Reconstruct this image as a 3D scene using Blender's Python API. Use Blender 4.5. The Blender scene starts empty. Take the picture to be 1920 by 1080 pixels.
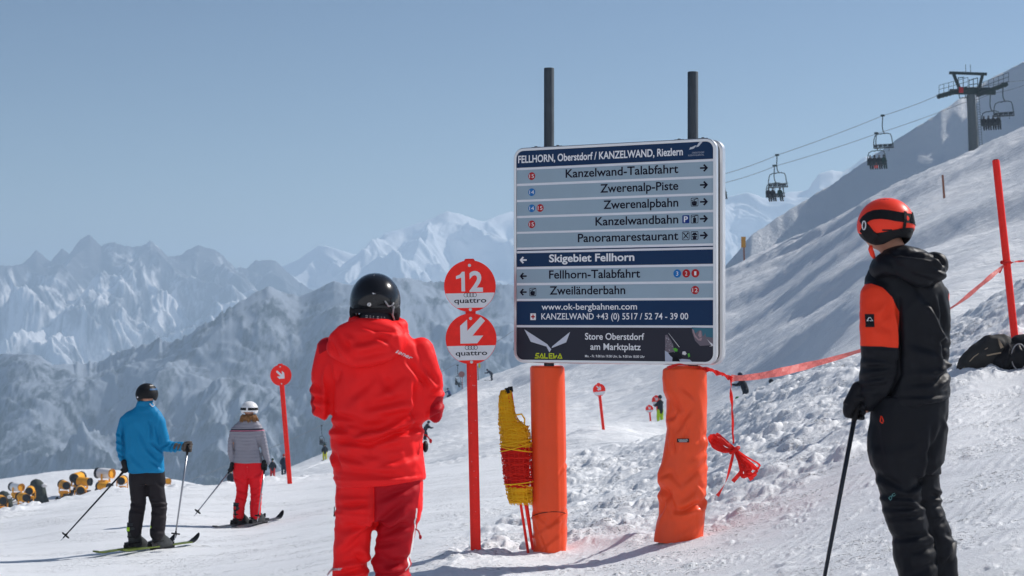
import bpy, bmesh, math, random
import numpy as np
from mathutils import Vector, Matrix, Euler
random.seed(7); RNG = np.random.default_rng(11)
SC = bpy.context.scene; COL = SC.collection
F = 3200.0; CU = 960.0; HV = 600.0          # focal length in photo pixels, horizon row
R = math.radians
# ---------------------------------------------------------------- camera
cam = bpy.data.cameras.new('camera'); camo = bpy.data.objects.new('camera', cam); COL.objects.link(camo)
cam.lens = 60; cam.sensor_width = 36; cam.shift_y = 0.03125
cam.clip_start = 0.1; cam.clip_end = 60000
camo.location = (0, 0, 0); camo.rotation_euler = (R(90), 0, 0)
cam.dof.use_dof = True; cam.dof.focus_distance = 13.0; cam.dof.aperture_fstop = 6.3
SC.camera = camo
# ---------------------------------------------------------------- world and sun
SUN_EL = R(39.5); SUN_AZ = R(62)              # azimuth clockwise from +Y (the view direction)
w = bpy.data.worlds.new('World'); SC.world = w; w.use_nodes = True
nt = w.node_tree; bg = nt.nodes['Background']
sky = nt.nodes.new('ShaderNodeTexSky'); sky.sky_type = 'NISHITA'; sky.sun_disc = False
sky.sun_elevation = SUN_EL; sky.sun_rotation = SUN_AZ
sky.altitude = 2000; sky.air_density = 1.0; sky.dust_density = 0.9; sky.ozone_density = 3.0
gm = nt.nodes.new('ShaderNodeGamma'); gm.inputs[1].default_value = 1.2      # clear, dry high-mountain air: deeper blue
tn = nt.nodes.new('ShaderNodeVectorMath'); tn.operation = 'MULTIPLY'; tn.inputs[1].default_value = (1.03, 0.985, 0.91)
nt.links.new(sky.outputs[0], tn.inputs[0]); nt.links.new(tn.outputs[0], gm.inputs[0]); nt.links.new(gm.outputs[0], bg.inputs[0]); bg.inputs[1].default_value = 0.052
sl = bpy.data.lights.new('sun', 'SUN'); so = bpy.data.objects.new('sun', sl); COL.objects.link(so)
sl.energy = 4.8; sl.angle = R(0.53); sl.color = (1.0, 0.955, 0.90)
sd = Vector((math.sin(SUN_AZ)*math.cos(SUN_EL), math.cos(SUN_AZ)*math.cos(SUN_EL), math.sin(SUN_EL)))
so.rotation_euler = sd.to_track_quat('Z', 'Y').to_euler(); so.location = (0, 0, 30)
vs = SC.view_settings; vs.view_transform = 'Standard'; vs.look = 'None'; vs.exposure = 0.12; vs.gamma = 1.0
vs.use_curve_mapping = False
SC.cycles.use_denoising = True
SC.cycles.volume_bounces = 1; SC.cycles.max_bounces = 8; SC.cycles.transparent_max_bounces = 12
# ---------------------------------------------------------------- helpers
def P(u, v, d): return Vector(((u-CU)/F*d, d, -(v-HV)/F*d))

def tag(o, label=None, cat=None, group=None, kind=None):
    if label: o['label'] = label
    if cat: o['category'] = cat
    if group: o['group'] = group
    if kind: o['kind'] = kind
    return o
def thing(name, loc, label, cat, group=None, rotz=0.0):
    o = bpy.data.objects.new(name, None); COL.objects.link(o); o.location = loc; o.rotation_euler = (0, 0, rotz)
    o.empty_display_size = 0.2
    return tag(o, label, cat, group)
def copy_tree(o, parent=None):
    c = o.copy(); COL.objects.link(c); c.parent = parent
    for ch in list(o.children): copy_tree(ch, c)
    return c
def mesh_obj(name, verts, faces, m=None, parent=None, smooth=False, mats=None, fm=None):
    me = bpy.data.meshes.new(name)
    if isinstance(verts, np.ndarray) and isinstance(faces, np.ndarray):
        nv, nf, k = len(verts), len(faces), faces.shape[1]
        me.vertices.add(nv); me.vertices.foreach_set('co', verts.astype(np.float32).ravel())
        me.loops.add(nf*k); me.loops.foreach_set('vertex_index', faces.astype(np.int32).ravel())
        me.polygons.add(nf); me.polygons.foreach_set('loop_start', np.arange(0, nf*k, k, dtype=np.int32))
        me.update(calc_edges=True)
    else:
        me.from_pydata([tuple(v) for v in verts], [], faces); me.update()
    if mats:
        for x in mats: me.materials.append(x)
        if fm is not None: me.polygons.foreach_set('material_index', fm)
    elif m: me.materials.append(m)
    if smooth: me.polygons.foreach_set('use_smooth', [True]*len(me.polygons))
    o = bpy.data.objects.new(name, me); COL.objects.link(o)
    if parent is not None: o.parent = parent
    return o

class MB:
    """collects simple solids into one mesh"""
    def __init__(s): s.v = []; s.f = []; s.m = []
    def add(s, v, f, mi=0):
        n = len(s.v); s.v += [tuple(x) for x in v]; s.f += [tuple(i+n for i in q) for q in f]; s.m += [mi]*len(f); return s
    def box(s, c, h, rot=None, mi=0, ch=0.0):
        c = Vector(c); hx, hy, hz = h
        pts = [Vector((x*hx, y*hy, z*hz)) for z in (-1, 1) for y in (-1, 1) for x in (-1, 1)]
        if rot is not None: pts = [rot @ p for p in pts]
        return s.add([c+p for p in pts], [(0,2,3,1),(4,5,7,6),(0,1,5,4),(2,6,7,3),(0,4,6,2),(1,3,7,5)], mi)
    def bar(s, a, b, wx, wy, mi=0, up=(0, 0, 1)):
        a = Vector(a); b = Vector(b); t = (b-a); L = t.length; t.normalize(); up = Vector(up)
        if abs(t.dot(up)) > 0.98: up = Vector((0, 1, 0))
        x = t.cross(up).normalized(); y = x.cross(t)
        rot = Matrix((x, y, t)).transposed()
        return s.box((a+b)/2, (wx/2, wy/2, L/2), rot, mi)
    def tube(s, pts, r, n=8, mi=0, closed=False, cap=True):
        pts = [Vector(p) for p in pts]; N = len(pts)
        rr = r if hasattr(r, '__len__') else [r]*N
        base = len(s.v); prev = None; vs_ = []
        for i, p in enumerate(pts):
            if closed: t = pts[(i+1) % N]-pts[i-1]
            else: t = pts[min(i+1, N-1)]-pts[max(i-1, 0)]
            if t.length < 1e-9: t = Vector((0, 0, 1))
            t.normalize()
            if prev is None:
                ref = Vector((0, 0, 1)) if abs(t.z) < 0.9 else Vector((1, 0, 0))
                x = t.cross(ref).normalized()
            else:
                x = (prev - t*prev.dot(t)).normalized()
            prev = x; y = t.cross(x)
            for k in range(n):
                a = 2*math.pi*k/n; vs_.append(p+(x*math.cos(a)+y*math.sin(a))*rr[i])
        fs = []
        for i in range(N if closed else N-1):
            j = (i+1) % N
            for k in range(n):
                l = (k+1) % n; fs.append((i*n+k, i*n+l, j*n+l, j*n+k))
        if cap and not closed:
            fs.append(tuple(range(n-1, -1, -1))); fs.append(tuple((N-1)*n+k for k in range(n)))
        return s.add(vs_, fs, mi)
    def rings(s, rings, mi=0, cap=True):
        """rings: list of (center, axis a, axis b); lofted"""
        n = 20; vs_ = []; fs = []
        for (c, a, b) in rings:
            c = Vector(c); a = Vector(a); b = Vector(b)
            for k in range(n):
                t = 2*math.pi*k/n; vs_.append(c+a*math.cos(t)+b*math.sin(t))
        N = len(rings)
        for i in range(N-1):
            for k in range(n):
                l = (k+1) % n; fs.append((i*n+k, i*n+l, (i+1)*n+l, (i+1)*n+k))
        if cap:
            fs.append(tuple(range(n-1, -1, -1))); fs.append(tuple((N-1)*n+k for k in range(n)))
        return s.add(vs_, fs, mi)
    def ell(s, c, r, rot=None, mi=0, n=16, m=10):
        c = Vector(c); vs_ = []; fs = []
        for i in range(m+1):
            ph = math.pi*i/m
            for k in range(n):
                th = 2*math.pi*k/n
                p = Vector((r[0]*math.sin(ph)*math.cos(th), r[1]*math.sin(ph)*math.sin(th), r[2]*math.cos(ph)))
                vs_.append(c+(rot @ p if rot is not None else p))
        for i in range(m):
            for k in range(n):
                l = (k+1) % n; fs.append((i*n+k, (i+1)*n+k, (i+1)*n+l, i*n+l))
        return s.add(vs_, fs, mi)
    def disc(s, c, r, y, n=40, thick=0.003, mi=0):
        """flat round plate in the xz plane facing -y"""
        c = Vector(c); a = [Vector((r*math.cos(2*math.pi*k/n), 0, r*math.sin(2*math.pi*k/n))) for k in range(n)]
        vs_ = [c+p+Vector((0, y, 0)) for p in a]+[c+p+Vector((0, y+thick, 0)) for p in a]
        fs = [tuple(range(n)), tuple(range(2*n-1, n-1, -1))]+[(k, n+k, n+(k+1) % n, (k+1) % n) for k in range(n)]
        return s.add(vs_, fs, mi)
    def poly(s, pts, y0, y1, mi=0):
        """extruded polygon, pts as (x, z)"""
        n = len(pts)
        ar = sum(pts[i][0]*pts[(i+1) % n][1]-pts[(i+1) % n][0]*pts[i][1] for i in range(n))
        if ar < 0: pts = pts[::-1]
        vs_ = [(x, y0, z) for x, z in pts]+[(x, y1, z) for x, z in pts]
        fs = [tuple(range(n)), tuple(range(2*n-1, n-1, -1))]+[(k, n+k, n+(k+1) % n, (k+1) % n) for k in range(n)]
        return s.add(vs_, fs, mi)
    def build(s, name, m=None, parent=None, smooth=False, mats=None, auto=None):
        o = mesh_obj(name, s.v, s.f, m, parent, smooth, mats, s.m if mats else None)
        if auto is not None:
            o.data.polygons.foreach_set('use_smooth', [True]*len(o.data.polygons))
            o.data.set_sharp_from_angle(angle=R(auto))
        return o

# ---------------------------------------------------------------- materials
MATS = {}
def mat(name, col, rough=0.6, metal=0.0, bump=0.0, bscale=200.0, var=0.0, vscale=6.0, spec=0.14, sheen=0.0, coat=0.0, trans=0.0, stretch=None, bdist=0.002):
    if name in MATS: return MATS[name]
    m = bpy.data.materials.new(name); m.use_nodes = True; t = m.node_tree; b = t.nodes['Principled BSDF']
    b.inputs['Base Color'].default_value = (*col, 1); b.inputs['Roughness'].default_value = rough
    b.inputs['Metallic'].default_value = metal; b.inputs['Specular IOR Level'].default_value = spec
    b.inputs['Coat Weight'].default_value = coat; b.inputs['Sheen Weight'].default_value = sheen
    tc = t.nodes.new('ShaderNodeTexCoord'); src = tc.outputs['Object']
    if stretch:
        mp = t.nodes.new('ShaderNodeMapping'); mp.inputs['Scale'].default_value = stretch; t.links.new(src, mp.inputs[0]); src = mp.outputs[0]
    if var:
        n = t.nodes.new('ShaderNodeTexNoise'); n.inputs['Scale'].default_value = vscale; n.inputs['Detail'].default_value = 6
        n.inputs['Roughness'].default_value = 0.65
        t.links.new(src, n.inputs['Vector'])
        mr = t.nodes.new('ShaderNodeMapRange'); mr.inputs[1].default_value = 0.25; mr.inputs[2].default_value = 0.75
        mr.inputs[3].default_value = 1-var; mr.inputs[4].default_value = 1+var; t.links.new(n.outputs[0], mr.inputs[0])
        mx = t.nodes.new('ShaderNodeVectorMath'); mx.operation = 'SCALE'; mx.inputs[0].default_value = col
        t.links.new(mr.outputs[0], mx.inputs['Scale']); t.links.new(mx.outputs[0], b.inputs['Base Color'])
        m2 = t.nodes.new('ShaderNodeMapRange'); m2.inputs[3].default_value = max(0.05, rough-0.1); m2.inputs[4].default_value = min(1, rough+0.1)
        t.links.new(n.outputs[0], m2.inputs[0]); t.links.new(m2.outputs[0], b.inputs['Roughness'])
    if bump:
        n2 = t.nodes.new('ShaderNodeTexNoise'); n2.inputs['Scale'].default_value = bscale; n2.inputs['Detail'].default_value = 4
        t.links.new(src, n2.inputs['Vector'])
        bp = t.nodes.new('ShaderNodeBump'); bp.inputs['Strength'].default_value = bump; bp.inputs['Distance'].default_value = bdist
        t.links.new(n2.outputs[0], bp.inputs['Height']); t.links.new(bp.outputs[0], b.inputs['Normal'])
    if trans:
        b.inputs['Transmission Weight'].default_value = 0
        tl = t.nodes.new('ShaderNodeBsdfTranslucent'); tl.inputs[0].default_value = (*[min(1, c*1.15) for c in col], 1)
        ms = t.nodes.new('ShaderNodeMixShader'); ms.inputs[0].default_value = trans
        out = t.nodes['Material Output']
        t.links.new(b.outputs[0], ms.inputs[1]); t.links.new(tl.outputs[0], ms.inputs[2]); t.links.new(ms.outputs[0], out.inputs[0])
    MATS[name] = m; return m

def mask_mat(name, cols, rough=0.6, bump=0.25, bscale=60.0, spec=0.12, sheen=0.0, var=0.06):
    """cloth whose panels are cut by float attributes m1, m2 ... (signed distance, positive inside)"""
    m = mat(name, cols[0], rough, bump=bump, bscale=bscale, spec=spec, sheen=sheen, bdist=0.004)
    t = m.node_tree; b = t.nodes['Principled BSDF']
    prev = None
    for i, c in enumerate(cols[1:], 1):
        a = t.nodes.new('ShaderNodeAttribute'); a.attribute_name = 'm%d' % i
        mr = t.nodes.new('ShaderNodeMapRange'); mr.inputs[1].default_value = -0.0008; mr.inputs[2].default_value = 0.0008
        t.links.new(a.outputs['Fac'], mr.inputs[0])
        mx = t.nodes.new('ShaderNodeMix'); mx.data_type = 'RGBA'
        if prev is None: mx.inputs[6].default_value = (*cols[0], 1)
        else: t.links.new(prev, mx.inputs[6])
        mx.inputs[7].default_value = (*c, 1); t.links.new(mr.outputs[0], mx.inputs[0]); prev = mx.outputs[2]
    if prev is not None: t.links.new(prev, b.inputs['Base Color'])
    return m

# ---------------------------------------------------------------- noise
_perm = RNG.permutation(4096)
_grad = RNG.normal(size=(4096, 3)); _grad /= np.linalg.norm(_grad, axis=1)[:, None]
def _h(ix, iy, iz): return _perm[(_perm[(_perm[ix & 4095]+iy) & 4095]+iz) & 4095]
def perlin(x, y, z=None):
    if z is None: z = np.zeros_like(x)
    x0 = np.floor(x).astype(np.int64); y0 = np.floor(y).astype(np.int64); z0 = np.floor(z).astype(np.int64)
    fx, fy, fz = x-x0, y-y0, z-z0
    s = lambda t: t*t*t*(t*(t*6-15)+10)
    ux, uy, uz = s(fx), s(fy), s(fz); out = 0
    for dx in (0, 1):
        for dy in (0, 1):
            for dz in (0, 1):
                g = _grad[_h(x0+dx, y0+dy, z0+dz)]
                dot = g[..., 0]*(fx-dx)+g[..., 1]*(fy-dy)+g[..., 2]*(fz-dz)
                out = out+dot*(ux if dx else 1-ux)*(uy if dy else 1-uy)*(uz if dz else 1-uz)
    return out*1.6
def fbm(x, y, z=None, o=4, g=0.5):
    r = 0; a = 1; f = 1
    for i in range(o):
        r = r+a*perlin(x*f+i*17.3, y*f-i*9.1, None if z is None else z*f+i*5.7); a *= g; f *= 2.03
    return r
def ridged(x, y, o=5, g=0.5):
    r = 0; a = 1; f = 1; w_ = 1
    for i in range(o):
        n = 1-np.abs(perlin(x*f+i*31.7, y*f+i*11.3)); n = n*n*w_; w_ = np.clip(n*1.6, 0, 1)
        r = r+a*n; a *= g; f *= 2.07
    return r
def chunks(x, y, seed=0, dens=0.8):
    """random rounded blocks: height in 0..1 of the tallest block over each point"""
    x0 = np.floor(x).astype(np.int64); y0 = np.floor(y).astype(np.int64); out = np.zeros_like(x)
    for dx in (-1, 0, 1):
        for dy in (-1, 0, 1):
            cx, cy = x0+dx, y0+dy
            h = _h(cx, cy, np.full_like(cx, seed)); h2 = _perm[(h+77) & 4095]; h3 = _perm[(h+991) & 4095]; h4 = _perm[(h+2011) & 4095]; h5 = _perm[(h+3011) & 4095]
            px = cx+h/4096; py = cy+h2/4096; rr = 0.32+0.55*(h3/4096)**2; an = h5/4096*6.283
            ex = (x-px)*np.cos(an)+(y-py)*np.sin(an); ey = -(x-px)*np.sin(an)+(y-py)*np.cos(an)
            # faceted outline
            d = np.maximum(np.hypot(ex, ey*1.25), 0.92*(np.abs(ex)+np.abs(ey)*0.8))/rr
            hh = np.clip(1-d**3, 0, 1)*rr*(0.7+0.5*ex/rr*0.6)*(h4/4096 < dens)
            out = np.maximum(out, hh)
    return out
def tps(pts, lam=1e-4):
    """pts: (u, d, v) photo columns, distance, photo row of the ground -> z(u,d)"""
    A = np.array(pts, float); X = np.c_[A[:, 0]/600, np.log(A[:, 1])*1.5]; z = -(A[:, 2]-HV)/F*A[:, 1]
    n = len(X); d = np.linalg.norm(X[:, None]-X[None], axis=2)
    K = np.where(d > 0, d*d*np.log(d+1e-12), 0)+lam*np.eye(n); Q = np.c_[np.ones(n), X]
    M = np.block([[K, Q], [Q.T, np.zeros((3, 3))]]); s_ = np.linalg.solve(M, np.r_[z, 0, 0, 0])
    def f(u, d_):
        u = np.asarray(u, float); d_ = np.asarray(d_, float)
        a = u/600; b = np.log(d_)*1.5; r = s_[n]+s_[n+1]*a+s_[n+2]*b
        for i in range(n):
            q = (a-X[i, 0])**2+(b-X[i, 1])**2; r = r+s_[i]*0.5*q*np.log(q+1e-12)
        return r
    return f
def grid_faces(nu, nd):
    i = np.arange(nd-1)[:, None]*nu+np.arange(nu-1)[None]; i = i.ravel()
    return np.c_[i, i+1, i+nu+1, i+nu]
def sstep(a, b, x):
    t = np.clip((x-a)/(b-a), 0, 1); return t*t*(3-2*t)
# ================================================================ TERRAIN
def snow_mat(name, base=(0.80, 0.82, 0.85), grain=40.0, gb=0.5, gd=0.02, big=3.0, bb=0.0, pink=None, streak=None, specks=None):
    m = bpy.data.materials.new(name); m.use_nodes = True; t = m.node_tree; b = t.nodes['Principled BSDF']; L = t.links
    b.inputs['Roughness'].default_value = 0.55; b.inputs['Specular IOR Level'].default_value = 0.3
    tc = t.nodes.new('ShaderNodeTexCoord')
    def noise(s, d, vec=None, r=0.6):
        n = t.nodes.new('ShaderNodeTexNoise'); n.inputs['Scale'].default_value = s; n.inputs['Detail'].default_value = d
        n.inputs['Roughness'].default_value = r; L.new(vec or tc.outputs['Object'], n.inputs['Vector']); return n
    n1 = noise(big, 5); mr = t.nodes.new('ShaderNodeMapRange'); mr.inputs[1].default_value = .3; mr.inputs[2].default_value = .7
    mr.inputs[3].default_value = 0.955; mr.inputs[4].default_value = 1.03; L.new(n1.outputs[0], mr.inputs[0])
    sc_ = t.nodes.new('ShaderNodeVectorMath'); sc_.operation = 'SCALE'; sc_.inputs[0].default_value = base; L.new(mr.outputs[0], sc_.inputs['Scale'])
    last = sc_.outputs[0]
    if pink:
        sub = t.nodes.new('ShaderNodeVectorMath'); sub.operation = 'DISTANCE'; sub.inputs[1].default_value = pink[0]; L.new(tc.outputs['Object'], sub.inputs[0])
        m1 = t.nodes.new('ShaderNodeMapRange'); m1.inputs[1].default_value = pink[1]; m1.inputs[2].default_value = 0.1; m1.inputs[3].default_value = 0; m1.inputs[4].default_value = 0.2
        L.new(sub.outputs['Value'], m1.inputs[0]); n3 = noise(5, 3); mm = t.nodes.new('ShaderNodeMath'); mm.operation = 'MULTIPLY'
        m3 = t.nodes.new('ShaderNodeMapRange'); m3.inputs[1].default_value = .42; m3.inputs[2].default_value = .62; L.new(n3.outputs[0], m3.inputs[0])
        L.new(m1.outputs[0], mm.inputs[0]); L.new(m3.outputs[0], mm.inputs[1])
        mx = t.nodes.new('ShaderNodeMix'); mx.data_type = 'RGBA'; L.new(mm.outputs[0], mx.inputs[0]); L.new(last, mx.inputs[6]); mx.inputs[7].default_value = (0.86, 0.60, 0.60, 1); last = mx.outputs[2]
    L.new(last, b.inputs['Base Color'])
    if specks:
        n5 = noise(specks[0], 3, r=.6); m5 = t.nodes.new('ShaderNodeMapRange'); m5.inputs[1].default_value = .58; m5.inputs[2].default_value = .66; L.new(n5.outputs[0], m5.inputs[0])
        mpp = t.nodes.new('ShaderNodeMapping'); mpp.inputs['Scale'].default_value = (.6, 1.6, 1); L.new(tc.outputs['Object'], mpp.inputs[0])
        n6 = noise(1.1, 5, mpp.outputs[0], .65); m6 = t.nodes.new('ShaderNodeMapRange'); m6.inputs[1].default_value = .50; m6.inputs[2].default_value = .62; L.new(n6.outputs[0], m6.inputs[0])
        mu = t.nodes.new('ShaderNodeMath'); mu.operation = 'MULTIPLY'; L.new(m5.outputs[0], mu.inputs[0]); L.new(m6.outputs[0], mu.inputs[1])
        b5 = t.nodes.new('ShaderNodeBump'); b5.invert = True; b5.inputs['Strength'].default_value = 1.0; b5.inputs['Distance'].default_value = specks[1]; L.new(mu.outputs[0], b5.inputs['Height'])
    n2 = noise(grain, 8, r=0.7); bp = t.nodes.new('ShaderNodeBump'); bp.inputs['Strength'].default_value = gb; bp.inputs['Distance'].default_value = gd
    L.new(n2.outputs[0], bp.inputs['Height']); out = bp.outputs[0]
    if specks: L.new(b5.outputs[0], bp.inputs['Normal'])
    if streak:      # groomer and ski tracks: fine relief drawn out along the fall line
        mp = t.nodes.new('ShaderNodeMapping'); mp.inputs['Rotation'].default_value = (0, 0, streak[0]); mp.inputs['Scale'].default_value = streak[1]
        L.new(tc.outputs['Object'], mp.inputs[0]); n4 = noise(1.0, 6, mp.outputs[0], 0.6)
        b2 = t.nodes.new('ShaderNodeBump'); b2.inputs['Strength'].default_value = streak[2]; b2.inputs['Distance'].default_value = streak[3]
        L.new(n4.outputs[0], b2.inputs['Height']); L.new(out, b2.inputs['Normal']); out = b2.outputs[0]
    L.new(out, b.inputs['Normal']); return m
M_SNOW = snow_mat('near_snow', specks=(34, .05), grain=55, gb=0.6, gd=0.02)
M_SLOPE = snow_mat('slope_snow', grain=2.0, gb=0.5, gd=0.25, big=0.05, streak=(R(-52), (0.05, 1.1, 0.4), 0.9, 0.35))
M_SHADE = snow_mat('ridge_snow', grain=0.25, gb=0.6, gd=1.5, big=0.02)

NEAR = [  # column, distance, row of the ground
 (960, 1.5, HV+F*1.6/1.5), (-900, 1.5, HV+F*1.75/1.5), (2600, 1.5, HV+F*1.45/1.5), (-900, 5, HV+F*2.0/5), (2600, 5, HV+F*1.2/5),
 (700, 8, 1262), (1720, 8, 1120), (0, 8, 1370), (2300, 8, 1000), (1920, 8, 1070), (1500, 8, 1170), (1100, 9, 1205),
 (890, 13.2, 1034), (1030, 13.4, 1037), (1275, 12.75, 1014), (600, 13.3, 1085), (300, 13.3, 1140), (1500, 13.3, 930), (1350, 13, 992),
 (1640, 14.5, 835), (1790, 16, 742), (1920, 17, 690), (1900, 18, 640), (1920, 12, 860), (2300, 14, 640), (1700, 11, 960),
 (270, 19.7, 1034), (465, 24, 984), (0, 19.7, 1047), (0, 24, 1006), (0, 29, 972), (-500, 28, 1040), (200, 33, 932), (430, 36, 919), (542, 34, 908), (600, 38, 900),
 (700, 38, 893), (800, 38, 884), (940, 38, 869), (1080, 35, 852), (900, 20, 962), (700, 20, 985), (1000, 25, 905),
 (1240, 32, 820), (1370, 30, 762), (1430, 28, 730), (1600, 26, 672), (1800, 25, 603), (1920, 26, 532), (2300, 27, 380),
 (1240, 24, 872), (1100, 18, 950), (1400, 17, 850), (1600, 17.5, 765),  (1400, 22, 790), (1750, 20, 660),
 # falling away behind the brow
 (-500, 40, 1120), (0, 38, 1040), (200, 44, 990), (430, 48, 980), (600, 50, 960), (800, 50, 945), (940, 50, 925), (1080, 46, 905), (1240, 42, 860), (1430, 38, 790), (1600, 35, 740), (1800, 34, 690), (1920, 35, 625), (2300, 36, 480),
 (0, 56, 1100), (600, 60, 1010), (1240, 58, 900), (1920, 50, 700)]
znear = tps(NEAR)
def edge_db(u): return np.interp(u, [740, 800, 900, 1060, 1240, 1340, 1500, 1640, 1790, 1920, 2400], [40, 11.5, 12.8, 13.45, 13.0, 12.95, 13.4, 14.6, 16.1, 17.3, 19])
def left_bank(u, d):   # the churned bank only exists right of a line running back from the marker pole
    ub = np.interp(d, [11, 12.5, 15, 20, 28, 38, 60], [860, 800, 880, 960, 1030, 1075, 1100]); return sstep(-25, 60, u-ub)
def near_height(u, d, fine=True):
    x = (u-CU)/F*d; y = d; uc = np.minimum(u, 2250); z = znear(uc, d)+0.10*(x-(uc-CU)/F*d)
    rough = sstep(-0.15, 0.35, d-edge_db(u)+0.15*perlin(x*2, y*2))*left_bank(u, d)
    brow = np.interp(u, [-900, 0, 200, 430, 600, 800, 1080, 1240], [28, 29, 33, 36, 38, 38, 36, 33])
    wind = np.exp(-((d-brow+0.6)/1.5)**2)*(1-sstep(1050, 1150, u))      # windrow of clods along the left brow
    z = z+0.03*fbm(x*0.35, y*0.35, o=3)
    if fine:
        wx = x+0.12*perlin(x*2.3, y*2.3)+0.03*perlin(x*9, y*9); wy = y+0.12*perlin(x*2.3+9, y*2.3+4)+0.03*perlin(x*9+3, y*9)
        c = 0.13*chunks(wx*1.5, wy*1.5, 1, 0.25)+0.13*chunks(wx*3.1, wy*3.1, 2, 0.5)+0.085*chunks(wx*6.2, wy*6.2, 3, 0.6)+0.05*chunks(wx*12, wy*12, 4, 0.65)+0.022*chunks(wx*24, wy*24, 5, 0.6)
        c = c*(0.55+0.6*sstep(-0.5, 0.6, fbm(x*0.6, y*0.6, o=2)))
        fl = 0.07*fbm(x*0.9, y*0.9, o=3)
        z = z+rough*(c*0.78+fl)
        w2 = 0.16*chunks(wx*1.6, wy*1.6, 7, 0.6)+0.12*chunks(wx*3.3, wy*3.3, 8, 0.7)+0.05*chunks(wx*8, wy*8, 9, 0.7)
        z = z+wind*(0.10+0.9*w2*(0.6+0.5*fbm(x*0.5, y*0.5, o=2)))
        # trampled, scraped foreground on the right
        fg = (1-rough)*sstep(700, 900, u)*(1-sstep(20, 24, d))
        sc_ = fbm(x*1.1+0.3*y, y*4.2-0.9*x, o=4)
        z = z+fg*(0.018*sc_+0.040*chunks(wx*9, wy*9, 11, 0.22)*sstep(-0.1, 0.5, fbm(x*1.3, y*1.3, o=2))+0.022*chunks(wx*23, wy*23, 12, 0.45)*sstep(-0.2, 0.4, fbm(x*2.1+5, y*2.1, o=2)))
        cd = sstep(0.05, 0.35, fbm(x*0.8+3, y*0.8+8, o=2)); z = z+fg*cd*0.0022*np.sin((x*0.86-y*0.5)*2*np.pi/0.09)   # corduroy left by the groomer
        # groomed piste on the left: soft ski tracks
        pg = (1-rough)*(1-wind)*(1-sstep(700, 900, u))
        q = y*0.98-x*0.20+0.25*perlin(x*0.3, y*0.3); z = z+pg*(0.010*fbm(q*3.1, x*0.22, o=5, g=0.6)+0.004*chunks(wx*7, wy*7, 14, 0.05))
        # brow shelf edge in front of the posts
    return z
def near_z(x, y, fine=False):
    u = np.array([CU+F*x/y]); return float(near_height(u, np.array([float(y)]), fine)[0])
us = np.r_[np.linspace(-1500, -60, 60, endpoint=False), np.linspace(-60, 1980, 900), np.linspace(1980, 3500, 61)[1:]]
lw = np.linspace(0, 1, 60, endpoint=False); ds = np.r_[1.3*(6.8/1.3)**lw, 6.8*(44/6.8)**np.linspace(0, 1, 680), 44*(62/44)**np.linspace(0, 1, 16)[1:]]
U, D = np.meshgrid(us, ds); Z = near_height(U, D)
V = np.c_[((U-CU)/F*D).ravel(), D.ravel(), Z.ravel()]
tag(mesh_obj('snow_ground', V, grid_faces(len(us), len(ds)), M_SNOW, smooth=True), kind='structure')
# unseen snow behind the camera, steep rise added to bounce light forward
xs = np.r_[-420:-20:26j, -18:18:25j, 20:420:26j]; ys = np.r_[-480:-30:30j, -28:1.3:24j]; X, Y = np.meshgrid(xs, ys)
B_ = np.maximum(-Y-4, 0)
Zb = -1.72+0.10*X*np.exp(-np.abs(X)/60)+0.06*X*(X > 0)+0.05*fbm(X*.2, Y*.2, o=3)-0.02*Y+0.62*np.minimum(B_, 260)*sstep(0, 30, B_)+2.0*fbm(X*.012, Y*.012, o=4)*sstep(10, 80, B_)+.01*np.minimum(X+20, 0)*4
tag(mesh_obj('bounce_snow_hill', np.c_[X.ravel(), Y.ravel(), Zb.ravel()], grid_faces(len(xs), len(ys)), M_SLOPE, smooth=True), kind='structure')

FAR = [(1123, 58, 845), (1235, 100, 802), (1222, 110, 792), (609, 175, 868), (921, 212, 710), (842, 215, 748), (515, 120, 900), (532, 130, 892),
 (440, 160, 914), (600, 190, 853), (700, 200, 810), (800, 212, 761), (900, 225, 713), (1000, 230, 676), (1100, 232, 638), (1200, 232, 590), (1300, 232, 535), (1360, 230, 506), (1395, 229, 487), (1488, 224, 444), (1562, 220, 412), (1647, 213, 360), (1710, 210, 330), (1818, 206, 284), (1920, 205, 235), (2200, 200, 110),
 (1400, 60, 835), (1398, 86, 775), (1446, 80, 786), (1400, 125, 655), (1400, 170, 560), (1600, 45, 700), (1600, 60, 645), (1600, 90, 565), (1600, 150, 462), (1900, 42, 630), (1900, 60, 522), (1900, 90, 432), (1900, 150, 318), (2200, 42, 530), (2200, 60, 400), (2200, 100, 280),
 (1240, 50, 880), (1240, 42, 930), (900, 50, 965), (600, 60, 1020), (700, 100, 905), (800, 100, 872), (1100, 100, 800), (1100, 160, 718), (1300, 160, 640),
 (-500, 70, 1200), (0, 75, 1160), (300, 75, 1080), (-500, 160, 985), (0, 160, 975), (0, 175, 950), (100, 175, 947), (200, 180, 935), (300, 185, 925), (380, 160, 930),
 (-500, 230, 925), (0, 222, 908), (90, 220, 892), (130, 220, 887), (240, 215, 888), (330, 205, 900),
 # falling away behind
 (-500, 300, 1100), (0, 300, 1090), (200, 300, 1060), (400, 260, 1050), (600, 270, 960), (800, 300, 880), (1000, 320, 790), (1360, 320, 650), (1500, 310, 590), (1640, 300, 510), (1825, 290, 420), (1920, 290, 380), (2200, 290, 260)]
zfar = tps(FAR, 3e-4)
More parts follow.
